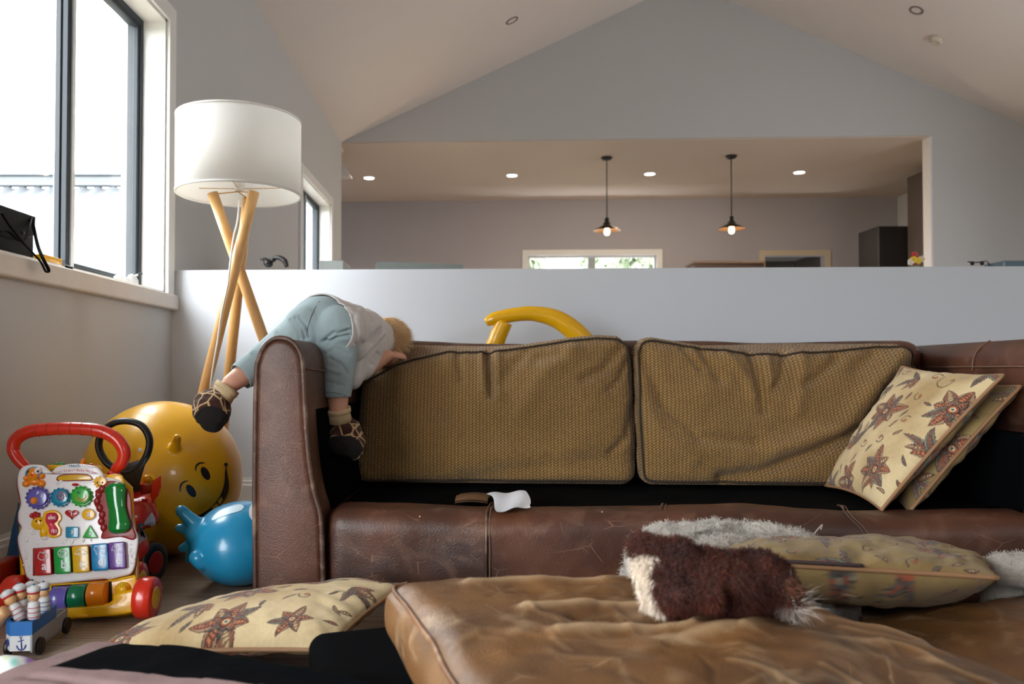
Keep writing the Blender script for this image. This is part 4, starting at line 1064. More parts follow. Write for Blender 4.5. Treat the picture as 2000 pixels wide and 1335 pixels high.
def stroke(pts, wd):
    pts = [(p.x, p.y) for p in catmull([Vector((a, b, 0)) for a, b in pts], 6)]; n = len(pts); L1 = []; R1 = []
    for i, (x, y) in enumerate(pts):
        a = pts[max(i - 1, 0)]; b = pts[min(i + 1, n - 1)]; dx, dy = b[0] - a[0], b[1] - a[1]; l = math.hypot(dx, dy) + 1e-9
        w_ = wd * (.3 + .7 * math.sin(PI * i / (n - 1))) / 2; L1.append((x - dy / l * w_, y + dx / l * w_)); R1.append((x + dy / l * w_, y - dx / l * w_))
    return L1 + R1[::-1]
for pts in ([(382, 919), (383, 910), (390, 904), (400, 904)], [(352, 960), (352, 950), (357, 942), (367, 938)]):
    mk('eyebrow', *decal(stroke(pts, 4), lambda a, b: q(a, b, off)), M_ink, ball)
mo = smooth2([(441, 905), (444, 925), (447, 945), (445, 962), (436, 980), (424, 994), (408, 1007), (386, 1014), (380, 1010), (398, 1000), (412, 990), (424, 976), (433, 960), (438, 940), (439, 922)], 4)
mouth = mk('mouth', *decal(mo, lambda a, b: q(a, b, off)), M_ink, ball)
mk('smile_corner', *decal(circ(441, 907, 4, 16), lambda a, b: q(a, b, off * 1.2)), M_ink, ball)
M_yp = mat('yellow_print', (236, 180, 40), rough=.4)
for o_ in ([(424, 978), (431, 969), (435, 975), (428, 986)], [(413, 991), (422, 981), (427, 988), (417, 996)]):
    mk('tooth', *decal(o_, lambda a, b: q(a, b, off * 2)), M_yp, mouth)
mk('valve_plug', *ell(q(274, 879, .001), (.007, .004, .007), seg=16, rings=8), M_white, ball)

# ================================================================== BLUE INFLATABLE TOY
M_blu = mat('blue_rubber', (28, 140, 186), rough=.28, var=.04, scale=6, coat=.3)
Y0 = 2.26; c = Vector((P(471, 1056, Y0).x, Y0, .1155))
p_ = lambda x, y, Y=2.2: P(x, y, Y)
prs = [ell(c, (.136, .15, .1155), seg=56, rings=36), capsule(c + Vector((.0, .05, .0)), .1, c + Vector((-.03, .17, -.01)), .09),
       capsule(p_(405, 1080, 2.17), .03, p_(388, 1090, 2.14), .022), capsule(p_(383, 1088, 2.14), .020, p_(392, 1100, 2.14), .018),
       capsule(p_(430, 1030, 2.24), .05, p_(388, 1042), .036), capsule(p_(385, 1025), .022, p_(360, 1003), .0165), capsule(p_(378, 1040), .016, p_(349, 1030), .0115),
       capsule(p_(380, 1058), .016, p_(356, 1070), .012), capsule(p_(388, 1068), .016, p_(368, 1091), .012), capsule(p_(358, 1000), .0175, p_(354, 997), .0165)]
V, F = blob(prs, .005, 4); V[:, 2] = np.maximum(V[:, 2], .001)
toy = mk('inflatable_animal', V, F, M_blu); tag(toy, 'bright blue rubber bouncing animal with stubby antlers behind the sofa arm', 'toy')
q = onto((V, F))
mk('eye_and_reflection', *decal(circ(497, 1000, 11, 24, 17), lambda a, b: q(a, b, .001)), M_white, toy)
mk('eye_and_reflection', *decal(smooth2([(414, 1012), (424, 1001), (440, 992), (466, 985), (476, 989), (470, 997), (450, 1003), (428, 1011), (416, 1016)], 3), lambda a, b: q(a, b, .001)), mat('pale_blue_reflection', (196, 224, 236), rough=.4), toy)  # window reflection painted on the blue rubber as a pale patch

# ================================================================== RED RIDE-ON CAR
M_red = mat('red_plastic', (196, 40, 24), rough=.25, var=.04, coat=.3)
M_dred = mat('dark_red_plastic', (140, 22, 20), rough=.35)
M_blp = mat('black_plastic', (15, 16, 19), rough=.42)
M_bll = mat('black_case_leather', (14, 15, 17), rough=.7, spec=.2)
cp = P(255, 1060, 2.28)
car = thing('ride_on_car', 'red ride-on toy car with black ring push handle behind walker', 'toy car', (cp.x, 2.27, 0))
k_ = lambda x, y, Y=2.3: P(x, y, Y)
V, F = blob([capsule(k_(262, 1010, 2.22), .045, k_(258, 1000, 2.33), .04), capsule(k_(262, 1075, 2.24), .045, k_(258, 1060, 2.33), .045), capsule(k_(225, 1020, 2.22), .05, k_(228, 1015, 2.33), .045),
             capsule(k_(284, 985, 2.26), .022, k_(290, 1010, 2.26), .03), capsule(k_(262, 965, 2.3), .04, k_(285, 990, 2.28), .03), capsule(k_(215, 1085, 2.3), .045, k_(215, 1070, 2.33), .045)], .006, 5)
mk('car_body', V, F, M_red, car); q = onto((V, F))
M_flash = mat('pale_lightning_print', (205, 200, 208), rough=.4)
fl = mk('lightning_print', *decal([(268, 1040), (280, 1022), (286, 1012), (296, 1000), (303, 1012), (304, 1030), (296, 1040), (288, 1052), (276, 1058), (268, 1070), (266, 1052)], lambda a, b: q(a, b, .0015)), M_flash, car)
TV, TF = text2d('95', 30); Tq = np.array([q(268 + x, 1033 - y, .003)[:] for x, y, z in TV]); mk('number', Tq, TF, mat('teal_print', (30, 110, 120), rough=.4), fl, smooth=False)
def ringtube(pts, r, Y, m, name, par, flat=.7, seg=12):
    return mk(name, *tube([k_(a, b, Y) for a, b in pts], r, seg, closed=True, smooth=6, flat=flat), m, par)
ringtube([(193, 872), (200, 844), (222, 826), (250, 822), (278, 832), (292, 858), (287, 888), (271, 910), (250, 921), (228, 916), (206, 900)], .0135, 2.24, M_blp, 'push_handle', car)
mk('handle_stem', *prism([(225, 912), (288, 893), (281, 915), (274, 940), (272, 960), (240, 960), (238, 940)], lambda u, v, w_: k_(u, v, 2.24 + w_ / 690), 8, -8, 3), M_blp, car)
mk('spoiler', *prism([(298, 938), (315, 928), (315, 950), (310, 966), (298, 984), (294, 966)], lambda u, v, w_: k_(u, v, 2.24 + w_ / 690), 5, -5, 2), M_red, car)
mk('spoiler_bracket', *prism([(272, 946), (298, 944), (299, 962), (274, 966)], lambda u, v, w_: k_(u, v, 2.25 + w_ / 690), 6, -6, 3), M_dred, car)
def wheel(name, c, ax, r, w_, m, mh, par, tread=0):
    M = axisM(c, ax); h = w_ / 2
    prof = [(r * .55, -h), (r * .9, -h), (r * .98, -h * .75), (r, -h * .3), (r, h * .3), (r * .98, h * .75), (r * .9, h), (r * .55, h)]
    wh = mk(name, *lathe(prof, 48, M), m, par)
    hub = join(lathe([(r * .56, h * .98), (r * .5, h * 1.08), (r * .3, h * 1.02), (r * .12, h * 1.15)], 32, M), lathe([(r * .12, -h * 1.15), (r * .3, -h * 1.02), (r * .5, -h * 1.08), (r * .56, -h * .98)], 32, M))
    mk('hub', *hub, mh, wh); return wh
for x, Y in ((292, 2.27), (215, 2.27)):
    c = k_(x, 1075, Y); c.z = .0585; wheel('wheel', c, (1, -.28, 0), .058, .045, M_blp, M_dred, car)

# ================================================================== BABY WALKER
M_wht = mat('white_toy_plastic', (232, 226, 226), rough=.28, var=.02, coat=.2)
M_ywt = mat('yellow_toy_plastic', (236, 176, 14), rough=.25, var=.03, coat=.3)
M_rdt = mat('red_toy_plastic', (214, 46, 24), rough=.25, var=.03, coat=.3)
M_key = {n: mat(n + '_toy_plastic', c, rough=.22, var=.03, coat=.3) for n, c in dict(crimson=(176, 24, 22), green=(10, 150, 58), gold=(212, 166, 14), blue=(14, 128, 184), purple=(96, 52, 140), lilac=(98, 88, 170), orange=(238, 134, 16), teal=(20, 132, 168), lime=(52, 170, 62), dkgreen=(8, 112, 70), pink=(214, 50, 80)).items()}
YW = lambda py: 1.925 + (1205 - py) / 800 * .17
def W_(px, py, w_): return P(px, py, YW(py) - w_ / 800)
def wp(out, w0, w1, bev=0): return prism(out, W_, w0, w1, bev)
walker = thing('baby_walker', 'white and yellow toy baby walker with red handle and letter keys', 'toy walker', (P(150, 1200, 2.0).x, 2.02, 0))
panel = [(36, 925), (44, 912), (60, 907), (82, 908), (95, 916), (101, 921), (112, 911), (135, 906), (150, 905), (172, 907), (190, 911), (201, 923), (205, 931), (222, 934), (238, 940), (246, 956), (248, 980), (258, 1000), (264, 1030), (271, 1050), (268, 1078), (264, 1105), (256, 1120), (236, 1126), (214, 1132), (205, 1130), (150, 1135), (100, 1140), (70, 1136), (52, 1125), (46, 1100), (38, 1072), (35, 1048), (42, 1030), (36, 1018), (36, 1000), (41, 985), (38, 965), (34, 945)]
body = mk('control_panel', *wp(smooth2(panel, 3), -22, 0, 5), M_wht, walker)
mk('red_trim', *wp([(x + (x - 150) * .012, y + 3) for x, y in smooth2(panel, 3)], -26, -14, 2), M_dred, walker)
mk('back_shell', *wp(smooth2([(44, 940), (60, 920), (240, 932), (262, 1000), (268, 1060), (272, 1120), (266, 1200), (60, 1206), (40, 1120), (38, 1000)], 3), -95, -27, 8), M_ywt, walker)
# relief bumps moulded in the panel
rnd = random.Random(9); rel = []
for k in range(46):
    x, y = rnd.choice([(rnd.uniform(50, 76), rnd.uniform(1030, 1062)), (rnd.uniform(46, 58), rnd.uniform(1070, 1125)), (rnd.uniform(252, 262), rnd.uniform(1060, 1110)), (rnd.uniform(120, 185), rnd.uniform(1052, 1060)), (rnd.uniform(96, 130), rnd.uniform(936, 950))])
    rel.append(ell(W_(x, y, .2), (rnd.uniform(2, 4) / 800, .0022, rnd.uniform(2, 4) / 800), seg=12, rings=7))
mk('relief', *join(*rel), M_wht, body)
def txt(s, px, py, size, m, par, w_, rot=0, name='lettering', sx=1.0):
    V, F = text2d(s, size); c, q_ = math.cos(rot), math.sin(rot)
    V = np.array([W_(px + (x * c - y * q_) * sx, py - (x * q_ + y * c), w_)[:] for x, y, z in V])
    return mk(name, V, F, m, par, smooth=False)
M_teal = mat('teal_ink', (20, 120, 140), rough=.5); M_rink = mat('red_ink', (190, 30, 40), rough=.5); M_wink = mat('white_ink', (236, 236, 240), rough=.5); M_bink = mat('blue_ink', (40, 60, 140), rough=.5)
txt('vtech', 145, 909, 9.5, M_teal, body, .6, sx=1.1)
word = 'First Steps\u2122 Baby Walker'
wd = [3.6 if ch in 'il' else 2.2 if ch in ' ' else 5.4 if ch in 'Wm' else 4.0 for ch in word]; tot = sum(wd); x = -tot / 2; V_all = []
for ch, w0 in zip(word, wd):
    xc_ = x + w0 / 2; x += w0
    if ch == ' ': continue
    V, F = text2d(ch, 6.6 if ch != '\u2122' else 4); an = -xc_ * .0065; c, q_ = math.cos(an), math.sin(an); py = 917.5 + xc_ ** 2 * .0032; pxx = 147 + xc_ * .98
    V_all.append((np.array([W_(pxx + a * c - b * q_, py - (a * q_ + b * c), .6)[:] for a, b, _ in V]), F))
mk('lettering', *join(*V_all), M_rink, body, smooth=False)
# carry slot
slot = smooth2([(110, 934), (118, 927), (145, 924), (172, 926), (180, 932), (178, 938), (145, 939), (115, 939)], 4)
mk('slot_rim', *wp(slot, -1, 1.2, 1), M_dred, body); mk('carry_slot', *wp([(146 + (x - 146) * .93, 932.5 + (y - 932.5) * .72) for x, y in slot], 0, 2.0, .5), M_key['gold'], body)
mk('switch', *wp(circ(147, 946, 7, 20, 3), 0, 4, 2), M_key['crimson'], body)
# puppy relief at the top left: generic orange puppy with blue ears
def W2(px, py, r, m, par, name, ry=None, th=5, base=0): return mk(name, *ell(W_(px, py, base), (r / 800, th / 800, (ry or r) / 800), seg=26, rings=16), m, par)
pup = W2(66, 926, 17, M_key['teal'], body, 'puppy_head_back', 15, 5)
W2(66, 925, 12.5, M_key['orange'], pup, 'puppy_face', 13, 9); W2(75, 919, 6, M_wink, pup, 'eye_patch', 7, 10, 3); W2(77, 919, 2.2, M_ink, pup, 'eye', 2.8, 10, 4.4); W2(58, 920, 2, M_ink, pup, 'eye', 2.8, 10, 1.6)
W2(66, 926, 4, M_rink, pup, 'nose', 2.2, 10, 2)
for x, y, r, ry in ((52, 944, 8, 7), (82, 944, 8, 7), (67, 940, 14, 8), (53, 933, 7, 5), (83, 930, 6, 6)): W2(x, y, r, M_key['orange'], pup, 'paw' if r < 9 else 'belly', ry, 8)
for s in (-1, 1): W2(67 + s * 4, 935, 4, M_key['gold'], pup, 'bow', 3, 11)
# sun
sun = [(196 + (15 if k % 2 else 11.5) * math.cos(2 * PI * k / 26), 941 + (13 if k % 2 else 9.5) * math.sin(2 * PI * k / 26)) for k in range(26)]
sn = mk('sun', *wp(sun, 0, 4, 1.5), M_ywt, body)
for x in (190, 200): W2(x, 942, 1.2, M_ink, sn, 'eye', 1.8, 2, 4.2)
mk('smile', *tube([W_(191, 946, 4.6), W_(195, 948, 4.6), W_(199, 946.5, 4.6)], .0008, 6, smooth=4), M_ink, sn)
# three gears
def gear(cx, cy, r, nb, m, name):
    o = []
    for k in range(nb * 8):
        a = 2 * PI * k / (nb * 8); rr = r * (1 + .05 * (1 if math.cos(a * nb) > 0 else -1)); o.append((cx + rr * math.cos(a), cy + rr * .92 * math.sin(a)))
    g = mk(name, *wp(o, -1, 4, 1.5), m, body)
    mk('gear_face', *wp(circ(cx, cy - 1, r * .8, 40, r * .74), 3, 9, 3), m, g)
    mk('gear_teeth', *join(*[ell(W_(cx + r * .93 * math.cos(2 * PI * k / nb), cy + r * .86 * math.sin(2 * PI * k / nb), 4), (r * .085 / 800, .0035, r * .085 / 800), seg=12, rings=8) for k in range(nb)]), m, g)
    return g
g1 = gear(74, 972, 24, 16, M_key['lilac'], 'purple_gear'); W2(67, 977, 7, M_key['orange'], g1, 'gear_knob', 7, 7, 8)
txt('\u266A', 81, 966, 12, M_wink, g1, 9.6); txt('\u266B', 73, 962, 9, M_wink, g1, 9.6)
g2 = gear(118, 971, 20, 14, M_key['teal'], 'blue_gear'); g3 = gear(159, 969, 22, 15, M_key['lime'], 'green_gear')
mk('spiral_print', *tube([W_(119 + (1 + t * .42) * math.cos(t * .55), 969 + (1 + t * .4) * math.sin(t * .55), 9.3) for t in range(24)], .0011, 6), M_rink, g2)
for r0, sgn in ((13, 1), (8, 1)):
    mk('swirl_print', *tube([W_(160 + r0 * math.cos(a), 968 + r0 * .85 * math.sin(a), 9.4) for a in np.linspace(-.6, PI + .3, 20)], [.0005 + .0022 * math.sin(PI * k / 19) for k in range(20)], 6, flat=.4), M_key['orange'], g3)
W2(153, 961, 3, M_key['dkgreen'], g3, 'dimple', 3, 1, 9)
# butterfly plate with chick
mk('plate', *wp(smooth2([(84, 1003), (92, 997), (108, 996), (118, 1003), (120, 1014), (114, 1022), (119, 1032), (118, 1044), (108, 1050), (96, 1048), (90, 1036), (84, 1024)], 4), -1, 4, 2), M_ywt, body)
pl = mk('plate_print', *wp(smooth2([(90, 1005), (96, 1001), (108, 1001), (114, 1008), (112, 1017), (106, 1022), (113, 1032), (112, 1042), (103, 1045), (96, 1040), (95, 1028), (89, 1018)], 4), 3.4, 4.6), M_key['pink'], body)
txt('abc', 101, 1010, 11, M_wink, pl, 5); txt('123', 105, 1037, 8.5, M_wink, pl, 5)
ck = W2(76, 1022, 15, M_ywt, body, 'chick_head', 13, 8); W2(86, 1039, 8, M_ywt, ck, 'chick_body', 12, 7)
for x, y in ((63, 1006), (69, 1003), (75, 1005), (69, 1010)): W2(x, y, 5, M_key['crimson'], ck, 'comb', 5, 6)
W2(71, 1017, 1.2, M_ink, ck, 'eye', 1.8, 3, 7.6); W2(79, 1016, 1.2, M_ink, ck, 'eye', 1.8, 3, 7.6); W2(88, 1050, 7, M_wht, ck, 'foot', 4, 6)
# four shape buttons
def btn(out, m, s, x, y, name):
    mk('button_surround', *wp([(x + (a - x) * 1.18, y + (b - y) * 1.18) for a, b in out], 0, 1.6, .8), M_wht, body)
    b = mk(name, *wp(out, 0, 4.5, 1.8), m, body); txt(s, x, y + .3, 11.5, M_bink, b, 4.9, sx=1.15); txt(s, x - .5, y - .1, 10.2, M_wink, b, 5.2, sx=1.15)
heart = [(140 + 13.5 * (math.sin(t) ** 3), 1003 - 9.5 * (13 * math.cos(t) - 5 * math.cos(2 * t) - 2 * math.cos(3 * t) - math.cos(4 * t)) / 15) for t in [2 * PI * k / 36 for k in range(36)]]
btn(heart, M_key['crimson'], '1', 140, 1003, 'heart_button'); btn(circ(173, 1004, 13.5, 28, 11), M_ywt, '2', 173, 1004, 'oval_button')
btn(rrect(128, 1028, 154, 1050, 3), M_key['teal'], '3', 141, 1039, 'square_button'); btn(smooth2([(176, 1026), (180, 1031), (190, 1047), (187, 1050), (165, 1050), (162, 1047), (172, 1031)], 2), M_key['lime'], '4', 176, 1042, 'triangle_button')
# phone cradle and translucent handset
cr = mk('phone_cradle', *wp(smooth2([(205, 943), (216, 938), (232, 942), (250, 955), (257, 975), (258, 1000), (261, 1030), (266, 1046), (258, 1054), (235, 1048), (205, 1052), (197, 1048), (202, 1030), (192, 1018), (196, 1002), (184, 985), (188, 968), (186, 958), (198, 950)], 3), -2, 5, 3), M_dred, body)
mk('cradle_knobs', *join(*[ell(W_(x, y, 4), (7 / 800, 5 / 800, 8 / 800), seg=14, rings=9) for x, y in ((200, 955), (193, 966), (190, 979), (195, 992), (200, 1005), (198, 1018), (203, 1030))]), M_dred, cr)
M_gtr = mat('green_translucent_plastic', (14, 150, 56), rough=.1, var=.1, scale=30, trans=.45, coat=.4)
hs = [(0, 0)]; prof = []
hp = [(224, 950, 21), (226, 960, 21), (227, 975, 19), (229, 992, 17), (231, 1008, 19), (233, 1024, 22), (233, 1034, 21)]
V, F = tube([W_(x, y, 9) for x, y, r in [(223, 943, 0)] + hp + [(233, 1041, 0)]], [10 / 800] + [r / 800 for _, _, r in hp] + [10 / 800], 28, smooth=5, flat=.55, ref=(0, 1, 0))
hand = mk('phone_handset', V, F, M_gtr, walker)
# keys
kp = [(84, 1097, 'crimson', 'a'), (122, 1094, 'green', 'b'), (158, 1092, 'gold', 'c'), (195, 1088, 'blue', 'd'), (229, 1085, 'purple', 'e')]
mk('key_bed', *wp([(64, 1070), (245, 1058), (248, 1108), (64, 1124)], 0, 1.2, .5), M_dred, body)
for x, y, cn, ch in kp:
    o = rrect(x - 16.5, y - 27, x + 16.5, y + 26, 5); o = [(a + (b - y) * .05, b - (a - x) * .07) for a, b in o]
    kb = mk('piano_key', *wp(o, -1, 9, 2.5), M_key[cn], body); txt(ch, x + 2, y + 8, 23, M_wink, kb, 9.6)
    def pt(a, b): return W_(x + a, y - 14 + b, 9.5)
    if ch == 'a': L_ = [[(-9, 0), (-10, 6), (-4, 10), (2, 10), (8, 6), (9, 0), (5, -5), (0, -3), (-6, -6), (-9, 0)], [(0, -3), (3, -8)]]
    elif ch == 'b': L_ = [[(9 * math.cos(t), 8 * math.sin(t)) for t in np.linspace(0, 2 * PI, 16)], [(-3, -3), (3, -3), (4, 2), (0, 5), (-4, 2), (-3, -3)], [(-3, -3), (-6, -6)], [(3, -3), (6, -6)], [(4, 2), (8, 3)], [(0, 5), (0, 8)], [(-4, 2), (-8, 3)]]
    elif ch == 'c': L_ = [[(-12, 2), (-8, -3), (-3, -6), (4, -6), (8, -2), (12, 0), (11, 4), (-11, 4), (-12, 2)], [(-6, 4), (-5, 1), (-2, 4)], [(4, 4), (6, 1), (8, 4)]]
    elif ch == 'd': L_ = [[(-11, -4), (-9, -8), (-3, -7), (0, -2), (7, -2), (11, -7), (11, 0), (9, 7), (5, 7), (4, 3), (-2, 3), (-3, 8), (-7, 8), (-8, 1), (-11, 0), (-11, -4)], [(-3, -7), (-1, 0), (1, -5), (-3, -7)]]
    else: L_ = [[(-11, 4), (-10, -2), (-5, -7), (3, -8), (9, -4), (11, 3), (8, 8), (5, 8), (4, 4), (-1, 4), (-1, 8), (-5, 8), (-6, 2), (-11, 4)], [(-5, -4), (2, -5), (0, 2), (-5, -4)]]
    mk('key_icon', *join(*[tube([pt(a, b) for a, b in l], .0008, 6) for l in L_]), M_wink, kb)
# lower frame with rollers
base = smooth2([(100, 1140), (205, 1133), (250, 1124), (268, 1128), (270, 1190), (262, 1196), (200, 1204), (120, 1208), (70, 1206), (66, 1150)], 3)
lo = mk('base_frame', *wp(base, -60, -2, 6), M_ywt, walker)
mk('roller_recess', *wp([(100, 1143), (218, 1135), (220, 1180), (104, 1188)], -4, -1.5, .5), mat('recess_dark', (30, 24, 20), rough=.8), lo)
for x, cn in ((122, 'lilac'), (158, 'dkgreen'), (194, 'orange')):
    sl = -.07; yc_ = 1164 - (x - 158) * .12
    c0, c1 = W_(x - 16, yc_ + 1, 2), W_(x + 16, yc_ - 1, 2); d = c1 - c0; M = axisM(c0, d); l = d.length; r = 23 / 800
    rl = mk('roller', *lathe([(r * .9, 0), (r * 1.03, 0), (r * 1.03, l * .06), (r, l * .09), (r, l * .91), (r * 1.03, l * .94), (r * 1.03, l), (r * .9, l)], 40, M), M_key[cn], lo)
mk('front_bar', *wp(smooth2([(96, 1186), (150, 1184), (214, 1176), (222, 1160), (262, 1150), (270, 1160), (270, 1192), (200, 1204), (120, 1209), (90, 1206)], 3), -10, 16, 6), M_ywt, lo)
W2(240, 1150, 15, M_ywt, lo, 'round_knob', 14, 10); W2(240, 1151, 9, M_ywt, lo, 'knob_centre', 9, 8, 8); W2(160, 1201, 16, M_ywt, lo, 'bumper', 5, 8, 12)
mk('side_bracket', *wp(smooth2([(208, 928), (236, 926), (243, 940), (244, 958), (214, 952)], 3), -40, -6, 4), M_ywt, walker)
mk('rear_tray', *wp([(92, 907), (198, 908), (203, 920), (92, 922)], -60, -30, 4), M_ywt, walker)
for x, y, r, cn in ((110, 906, 3, 'green'), (122, 906, 4, 'green'), (162, 902, 7, 'orange'), (178, 907, 3, 'crimson')): mk('tray_peg', *ell(W_(x, y, -45), (5 / 800, 5 / 800, r / 800), seg=14, rings=8), M_key[cn], walker)
# handle
hpts = [(66, 925), (50, 912), (33, 893), (26, 875), (32, 857), (55, 843), (90, 838), (140, 836), (190, 840), (222, 853), (238, 870), (243, 888), (237, 905), (226, 918), (222, 938)]
V, F = tube([P(x, y, 2.06 + .0 * i) for i, (x, y) in enumerate(hpts)], [.012, .013, .0145, .0155, .016, .0165, .0165, .0165, .0165, .0165, .0165, .016, .015, .0135, .0125], 20, smooth=8)
hd = mk('handle', V, F, M_rdt, walker)
mk('grip_ribs', *join(*[tube([c1 + Vector((0, 0, 1)) * 0 + Vector(((math.cos(a) * ax.x + math.sin(a) * 0) * .0168, math.sin(a) * .0168, math.cos(a) * ax.z * .0168)) for a in np.linspace(0, 2 * PI, 24, endpoint=False)], .0007, 5, closed=True)
    for c1, ax in [(P(x, y, 2.06), (Vector((nx, 0, 1))).normalized()) for x, y, nx in ((76, 839.5, -.12), (97, 837.5, -.05), (119, 836.5, -.03), (141, 836, 0), (162, 837, .04), (184, 839.3, .1), (205, 845, .3), (221, 852.5, .55))]]), mat('rib_shadow_red', (176, 34, 20), rough=.35), hd)
mk('handle_socket', *join(*[lathe([(.016, 0), (.017, .004), (.0155, .014), (.014, .016)], 20, Matrix.Translation(P(x, y, 2.06))) for x, y in ((222, 932), (64, 935))]), M_rdt, hd)
# wheels
for x, Y in ((287, 1.945), (30, 1.96), (262, 2.10), (60, 2.10)):
    c = P(x, 1165, Y); c.z = .0505; wh = wheel('wheel', c, (1, .06, 0), .050, .043, M_rdt, M_ywt, walker)
for Y in (1.955, 2.10): mk('axle', *tube([Vector((P(30, 1165, Y).x, Y, .05)), Vector((P(285, 1165, Y).x, Y, .05))], .006, 10), M_blp, walker)
for x in (80, 240): mk('rear_strut', *tube([Vector((P(x, 1100, 2.0).x, 2.0, .2)), Vector((P(x, 1165, 2.10).x, 2.10, .05))], .014, 12), M_rdt, walker)

# ---- things round the walker
tag(mk('storage_tub', *prism(smooth2([(6, 1156), (14, 1080), (34, 990), (46, 984), (150, 984), (160, 1000), (170, 1156)], 2), lambda u, v, w_: P(u, v, 2.17 + w_ / 700), 56, 0, 8), mat('navy_plastic', (24, 82, 128), rough=.45), smooth=True),
    'dark blue plastic tub half hidden behind the walker', 'tub')
tag(mk('toy_block', *box((P(-18, 1100, 2.0).x, 1.97, .0), (P(13, 1100, 2.0).x, 2.07, .125), .01, 3), M_dred), 'dark red block at the left edge of the frame by the wall', 'toy')
# ---- toy wagon with peg sailors
M_gpa = mat('grey_painted_wood', (150, 154, 156), rough=.5, var=.08); M_bpa = mat('blue_painted_wood', (24, 104, 176), rough=.45); M_wpa = mat('white_painted_wood', (214, 216, 218), rough=.5)
K = P(62, 1262, 1.67); K.z = .018; Lp = P(3, 1262, 1.665); Rp = P(131, 1240, 1.85); Rp.z = K.z; Lp.z = K.z
boat = thing('toy_wagon', 'small blue and grey wooden boat wagon carrying sailors', 'toy', ((Lp.x + Rp.x) / 2, 1.75, 0))
dl = Vector((Lp.x - K.x, Lp.y - K.y, 0)); dr_ = Vector((Rp.x - K.x, Rp.y - K.y, 0))
ch_ = K + dl * .72; e1 = K + dl + dr_.normalized() * .02
A2 = e1; B2 = A2 + dr_ * .52; B1 = K + dr_ * .64
poly = [(K.x, K.y), (ch_.x, ch_.y), (A2.x, A2.y), (B2.x, B2.y), (B1.x, B1.y)]
fz = lambda u, v, w_: Vector((u, v, w_))
mk('hull', *prism(poly, fz, .018, .052), M_wpa, boat, smooth=False)
mid = (sum(a for a, b in poly) / 5, sum(b for a, b in poly) / 5)
ring_o = [(a + (a - mid[0]) * .03, b + (b - mid[1]) * .03) for a, b in poly]; ring_i = [(mid[0] + (a - mid[0]) * .86, mid[1] + (b - mid[1]) * .86) for a, b in poly]
V = [(a, b, .050) for a, b in ring_o] + [(a, b, .078) for a, b in ring_o] + [(a, b, .078) for a, b in ring_i] + [(a, b, .05) for a, b in ring_i]; n5 = 5
F = [[l * n5 + i, l * n5 + (i + 1) % n5, ((l + 1) % 4) * n5 + (i + 1) % n5, ((l + 1) % 4) * n5 + i] for l in range(4) for i in range(n5)]
gw = mk('blue_rail', V, F, M_bpa, boat, smooth=False)
# grey wagon box along the right side
Q = [K + dr_ * .02, K + dr_, K + dr_ + dl * .8, K + dl * .8 + dr_ * .3]; o = Vector((.0015, -.0015, 0))
V = []; 
qa, qb = K + o, K + dr_ + o; qc, qd = qb + dl.normalized() * .055, qa + dl.normalized() * .055 + dr_ * .4
def wall2(a, b, z0, z1, t=.004):
    d = (b - a).normalized(); n = Vector((-d.y, d.x, 0)) * t
    pts = [a, b, b + n, a + n]; V = [(p.x, p.y, z) for z in (z0, z1) for p in pts]; return np.array(V), [[0, 1, 2, 3][::-1], [4, 5, 6, 7], [0, 1, 5, 4], [1, 2, 6, 5], [2, 3, 7, 6], [3, 0, 4, 7]]
mk('wagon_box', *join(wall2(qa, qb, .016, .0515), wall2(qb, qc, .016, .0515), wall2(qc, qd, .016, .0515), prism([(p.x, p.y) for p in (qa, qb, qc, qd)], fz, .014, .018)), M_gpa, boat, smooth=False)
dn = dl.normalized(); rn = dr_.normalized(); fo = Vector((rn.y, -rn.x, 0)) * .004
for t_ in (.16, .92):
    for s in (0, 1):
        c = K + dr_ * t_ + (fo if s == 0 else dn * .058); c.z = .0185
        wheel('wheel', c, fo, .018, .010, M_blp, M_brs, boat)
# anchor, ship's wheel and portholes
fn_ = Vector((dl.y, -dl.x, 0)).normalized(); fn_ = fn_ if fn_.y < 0 else -fn_
def face(a, b): return K + dl * a + Vector((0, 0, b)) + fn_ * .0008
mk('anchor_print', *join(tube([face(.36, .028), face(.33, .004)], .0011, 6), tube([face(.46, .020), face(.26, .023)], .0009, 6), tube([face(.50, .012), face(.44, .005), face(.34, .002), face(.24, .006), face(.19, .013)], .0013, 6, smooth=4),
     tube([face(.36 + .04 * math.cos(a), .030 + .003 * math.sin(a)) for a in np.linspace(0, 6.28, 12)], .0006, 5)), M_bink, boat)
dch = Vector((A2.x - ch_.x, A2.y - ch_.y, 0)); nch = Vector((dch.y, -dch.x, 0)).normalized(); nch = nch if nch.y < 0 else -nch
fc = lambda a, b: Vector((ch_.x, ch_.y, .018)) + dch * a + Vector((0, 0, b)) + nch * .0008
mk('helm_print', *join(tube([fc(.5 + .3 * math.cos(a), .016 + .006 * math.sin(a)) for a in np.linspace(0, 6.28, 18)], .0008, 5), *[tube([fc(.5, .016), fc(.5 + .4 * math.cos(a), .016 + .009 * math.sin(a))], .0005, 5) for a in np.linspace(0, PI * 1.75, 8)]), M_bink, boat)
on = Vector((rn.y, -rn.x, 0)); on = on if on.y < 0 else -on
for i in range(5):
    c = K + dr_ * (.08 + .12 * i) + on * .0016; c.z = .064
    mk('porthole', *prism(circ(0, 0, .0036, 12, .0045), lambda u, v, w_: c + rn * u + Vector((0, 0, v)) + on * w_, 0, .0004), M_wink if i < 2 else M_ink, gw)
mk('side_scratches', *join(*[tube([K + dr_ * a + on * .0024 + Vector((0, 0, z)), K + dr_ * b + on * .0024 + Vector((0, 0, z + .004))], .0004, 5) for a, b, z in ((.35, .6, .022), (.38, .55, .016))]), M_gry, boat)
